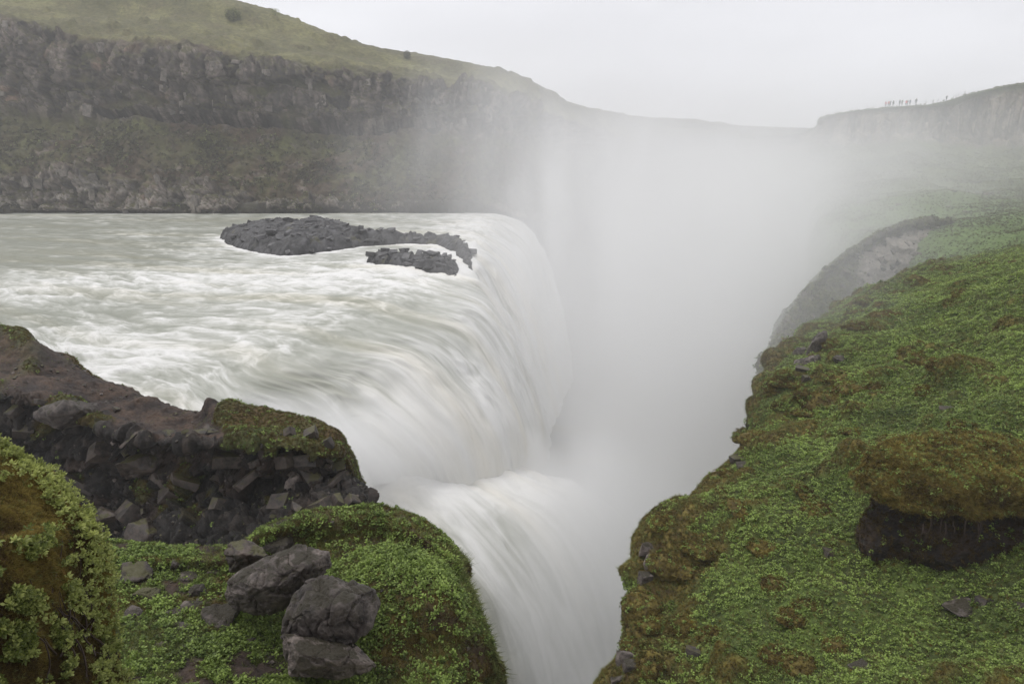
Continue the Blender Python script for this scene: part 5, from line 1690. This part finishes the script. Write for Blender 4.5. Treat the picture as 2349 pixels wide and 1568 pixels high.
POSTL = ['thin path post left of all the people on the cliff rim', 'thin path post just left of the leftmost person', 'first path post right of the lone walking hiker', 'path post standing close beside the first one right of the hikers',
         'path post midway between the hiker and the lone person', 'path post touching the one midway to the lone person', 'path post just left of the lone person', 'first path post right of the lone person',
         'second path post right of the lone person', 'third path post right of the lone person, before the rise', 'path post at the foot of the rising cliff top', 'last path post, where the cliff top begins to climb']
M_post = mat_flat('weathered_post', (.12, .10, .085))
for k, x in enumerate([2119, 2134, 2260, 2263, 2279, 2281, 2292, 2330, 2336, 2342, 2356, 2359]):
    xx = x * .9396
    yt = np.interp(xx, [1950, 2050, 2150, 2240, 2349], [255, 246, 240, 212, 190])
    best = None
    for y in np.arange(yt + 22, yt - 14, -.5):
        loc, nrm, dd = hit(bvh_hill, xx, y)
        if loc is not None: best = loc
    loc = best + Vector((0, .6, 0))
    g2_ = bvh_hill.ray_cast(loc + Vector((0, 0, 8)), Vector((0, 0, -1)))[0]
    if g2_ is not None: loc = g2_
    o = tube('fence_post', [(0, 0, -.3), (.01, 0, .5), (.03, 0, 1.15)], .06, .05, M_post, None, 6)
    o.location = loc
    tagobj(o, POSTL[k], 'post', 'path posts along the far cliff rim')

# ------------------------------------------------------------------ air: even haze, and the spray that stands in the gorge
def box_mesh(name, x0, x1, y0, y1, z0, z1, mat):
    v = [(x, y, z) for z in (z0, z1) for y in (y0, y1) for x in (x0, x1)]
    f = [[0, 2, 3, 1], [4, 5, 7, 6], [0, 1, 5, 4], [2, 6, 7, 3], [0, 4, 6, 2], [1, 3, 7, 5]]
    return mesh_np(name, v, f, mat, smooth_=False)


hm = bpy.data.materials.new('haze_air')
hm.use_nodes = True
hn, hl = hm.node_tree.nodes, hm.node_tree.links
hn.clear()
ho = hn.new('ShaderNodeOutputMaterial'); hv = hn.new('ShaderNodeVolumePrincipled')
hv.inputs['Color'].default_value = (.97, .975, .98, 1)
hv.inputs['Density'].default_value = .0009
hv.inputs['Anisotropy'].default_value = .1
hl.new(hv.outputs[0], ho.inputs['Volume'])
hz = box_mesh('haze', -460, 460, -55, 560, -39, 85, hm)
tagobj(hz, kind='stuff')

mm = bpy.data.materials.new('spray_mist')
mm.use_nodes = True
mn, ml = mm.node_tree.nodes, mm.node_tree.links
mn.clear()


def mth(op, a, b=None, c=None, clamp=False):
    n = mn.new('ShaderNodeMath'); n.operation = op; n.use_clamp = clamp
    for i, v in enumerate((a, b, c)):
        if v is None: continue
        if isinstance(v, (int, float)): n.inputs[i].default_value = v
        else: ml.new(v, n.inputs[i])
    return n.outputs[0]


def sstep(v, a, b, lo=0.0, hi=1.0):
    n = mn.new('ShaderNodeMapRange'); n.interpolation_type = 'SMOOTHSTEP'
    n.inputs[1].default_value = a; n.inputs[2].default_value = b; n.inputs[3].default_value = lo; n.inputs[4].default_value = hi
    ml.new(v, n.inputs[0]); return n.outputs[0]


mo_ = mn.new('ShaderNodeOutputMaterial'); mv = mn.new('ShaderNodeVolumePrincipled')
mv.inputs['Color'].default_value = (.998, .998, .999, 1)
mv.inputs['Anisotropy'].default_value = .0
g = mn.new('ShaderNodeNewGeometry')
sp = mn.new('ShaderNodeSeparateXYZ'); ml.new(g.outputs['Position'], sp.inputs[0])
X_, Y_, Z_ = sp.outputs


def vnoise(scale, zs, det, ys=1.0):
    mp = mn.new('ShaderNodeMapping'); mp.inputs['Scale'].default_value = (scale, scale * ys, scale * zs)
    ml.new(g.outputs['Position'], mp.inputs[0])
    n = mn.new('ShaderNodeTexNoise'); n.inputs['Scale'].default_value = 1; n.inputs['Detail'].default_value = det; n.inputs['Roughness'].default_value = .5
    ml.new(mp.outputs[0], n.inputs['Vector'])
    return n.outputs[0]


n_big = vnoise(.055, .75, 3, .40)
n_mid = vnoise(.17, .26, 4, .13)
xc = mth('MULTIPLY_ADD', Y_, .335, -5.6)
wd = mth('MULTIPLY_ADD', Y_, MIST_W[0], MIST_W[1])
dx_ = mth('DIVIDE', mth('SUBTRACT', X_, xc), wd)
d = mth('MAXIMUM', mth('MULTIPLY', dx_, .76), mth('MULTIPLY', dx_, -1.0))
d = mth('ADD', d, mth('MULTIPLY_ADD', n_big, -2.4, 1.2))
side = sstep(d, .0, 1.75, 1, 0)
zz = mth('ADD', Z_, mth('MULTIPLY_ADD', n_big, -22, 11))
hi_ = sstep(zz, -2, 30, 1, 0)
hi2 = mth('MULTIPLY', hi_, hi_)
lowb = sstep(Z_, -14, 0, MIST_LOW, 1)
fr = mth('MULTIPLY', sstep(Y_, 22, 33), sstep(Y_, 150, 230, 1, 0))
nz = mth('MAXIMUM', mth('MULTIPLY_ADD', n_mid, 3.2, -.75), .08)
den = mth('MULTIPLY', mth('MULTIPLY', side, hi2), mth('MULTIPLY', fr, mth('MULTIPLY', lowb, nz)))
den = mth('MULTIPLY', den, MIST_D)
# thin drift that spreads beyond the column
veil = mth('MULTIPLY', sstep(d, .5, 3.0, 1, 0), mth('MULTIPLY', hi_, sstep(Y_, 38, 100)))
den = mth('ADD', den, mth('MULTIPLY', veil, mth('MULTIPLY', nz, .0115)))
ml.new(den, mv.inputs['Density'])
ml.new(mv.outputs[0], mo_.inputs['Volume'])
mist = box_mesh('mist', -60, 150, 22, 232, -36.5, 34, mm)
tagobj(mist, kind='stuff')
mm.cycles.volume_step_rate = .4

# ---- spray thrown up where the near fall lands and over the lower cascade
mm = bpy.data.materials.new('foot_spray')
mm.use_nodes = True
mn, ml = mm.node_tree.nodes, mm.node_tree.links
mn.clear()


def mth(op, a, b=None, c=None, clamp=False):
    n = mn.new('ShaderNodeMath'); n.operation = op; n.use_clamp = clamp
    for i, v in enumerate((a, b, c)):
        if v is None: continue
        if isinstance(v, (int, float)): n.inputs[i].default_value = v
        else: ml.new(v, n.inputs[i])
    return n.outputs[0]


def sstep(v, a, b, lo=0.0, hi=1.0):
    n = mn.new('ShaderNodeMapRange'); n.interpolation_type = 'SMOOTHSTEP'
    n.inputs[1].default_value = a; n.inputs[2].default_value = b; n.inputs[3].default_value = lo; n.inputs[4].default_value = hi
    ml.new(v, n.inputs[0]); return n.outputs[0]


mo_ = mn.new('ShaderNodeOutputMaterial'); mv = mn.new('ShaderNodeVolumePrincipled')
mv.inputs['Color'].default_value = (.998, .998, .999, 1)
mv.inputs['Anisotropy'].default_value = .0
g = mn.new('ShaderNodeNewGeometry')
sp = mn.new('ShaderNodeSeparateXYZ'); ml.new(g.outputs['Position'], sp.inputs[0])
X_, Y_, Z_ = sp.outputs


def vnoise(scale, zs, det, ys=1.0):
    mp = mn.new('ShaderNodeMapping'); mp.inputs['Scale'].default_value = (scale, scale * ys, scale * zs)
    ml.new(g.outputs['Position'], mp.inputs[0])
    n = mn.new('ShaderNodeTexNoise'); n.inputs['Scale'].default_value = 1; n.inputs['Detail'].default_value = det; n.inputs['Roughness'].default_value = .5
    ml.new(mp.outputs[0], n.inputs['Vector'])
    return n.outputs[0]


n_mid = vnoise(.22, .6, 3, .6)
# spray at the foot of the near fall
fx = mth('POWER', mth('DIVIDE', mth('SUBTRACT', X_, -4.5), 9.0), 2)
fy = mth('POWER', mth('DIVIDE', mth('SUBTRACT', mth('SUBTRACT', Y_, 34.0), mth('MULTIPLY_ADD', X_, 1.6, 11.8)), 3.6), 2)
fz = mth('POWER', mth('DIVIDE', mth('ADD', Z_, mth('MULTIPLY_ADD', X_, .85, 10.6)), 2.8), 2)
fr2 = mth('ADD', mth('ADD', fx, mth('ADD', fy, fz)), mth('MULTIPLY_ADD', n_mid, -2.4, 1.2))
den = mth('ADD', 0.0, mth('MULTIPLY', sstep(fr2, .0, 1.7, 1, 0), .55))
gx = mth('POWER', mth('DIVIDE', mth('SUBTRACT', X_, 5.2), 6.5), 2)
gy = mth('POWER', mth('DIVIDE', mth('SUBTRACT', Y_, 34.5), 9.0), 2)
gz = mth('POWER', mth('DIVIDE', mth('SUBTRACT', Z_, -14), 9.0), 2)
gr_ = mth('ADD', mth('ADD', gx, mth('ADD', gy, gz)), mth('MULTIPLY_ADD', n_mid, -2.0, 1.0))
den = mth('ADD', den, mth('MULTIPLY', sstep(gr_, .0, 1.7, 1, 0), .22))
ml.new(den, mv.inputs['Density'])
ml.new(mv.outputs[0], mo_.inputs['Volume'])
spray = box_mesh('spray', -19, 16, 24, 52, -27, 1, mm)
tagobj(spray, kind='stuff')
mm.cycles.volume_step_rate = .5
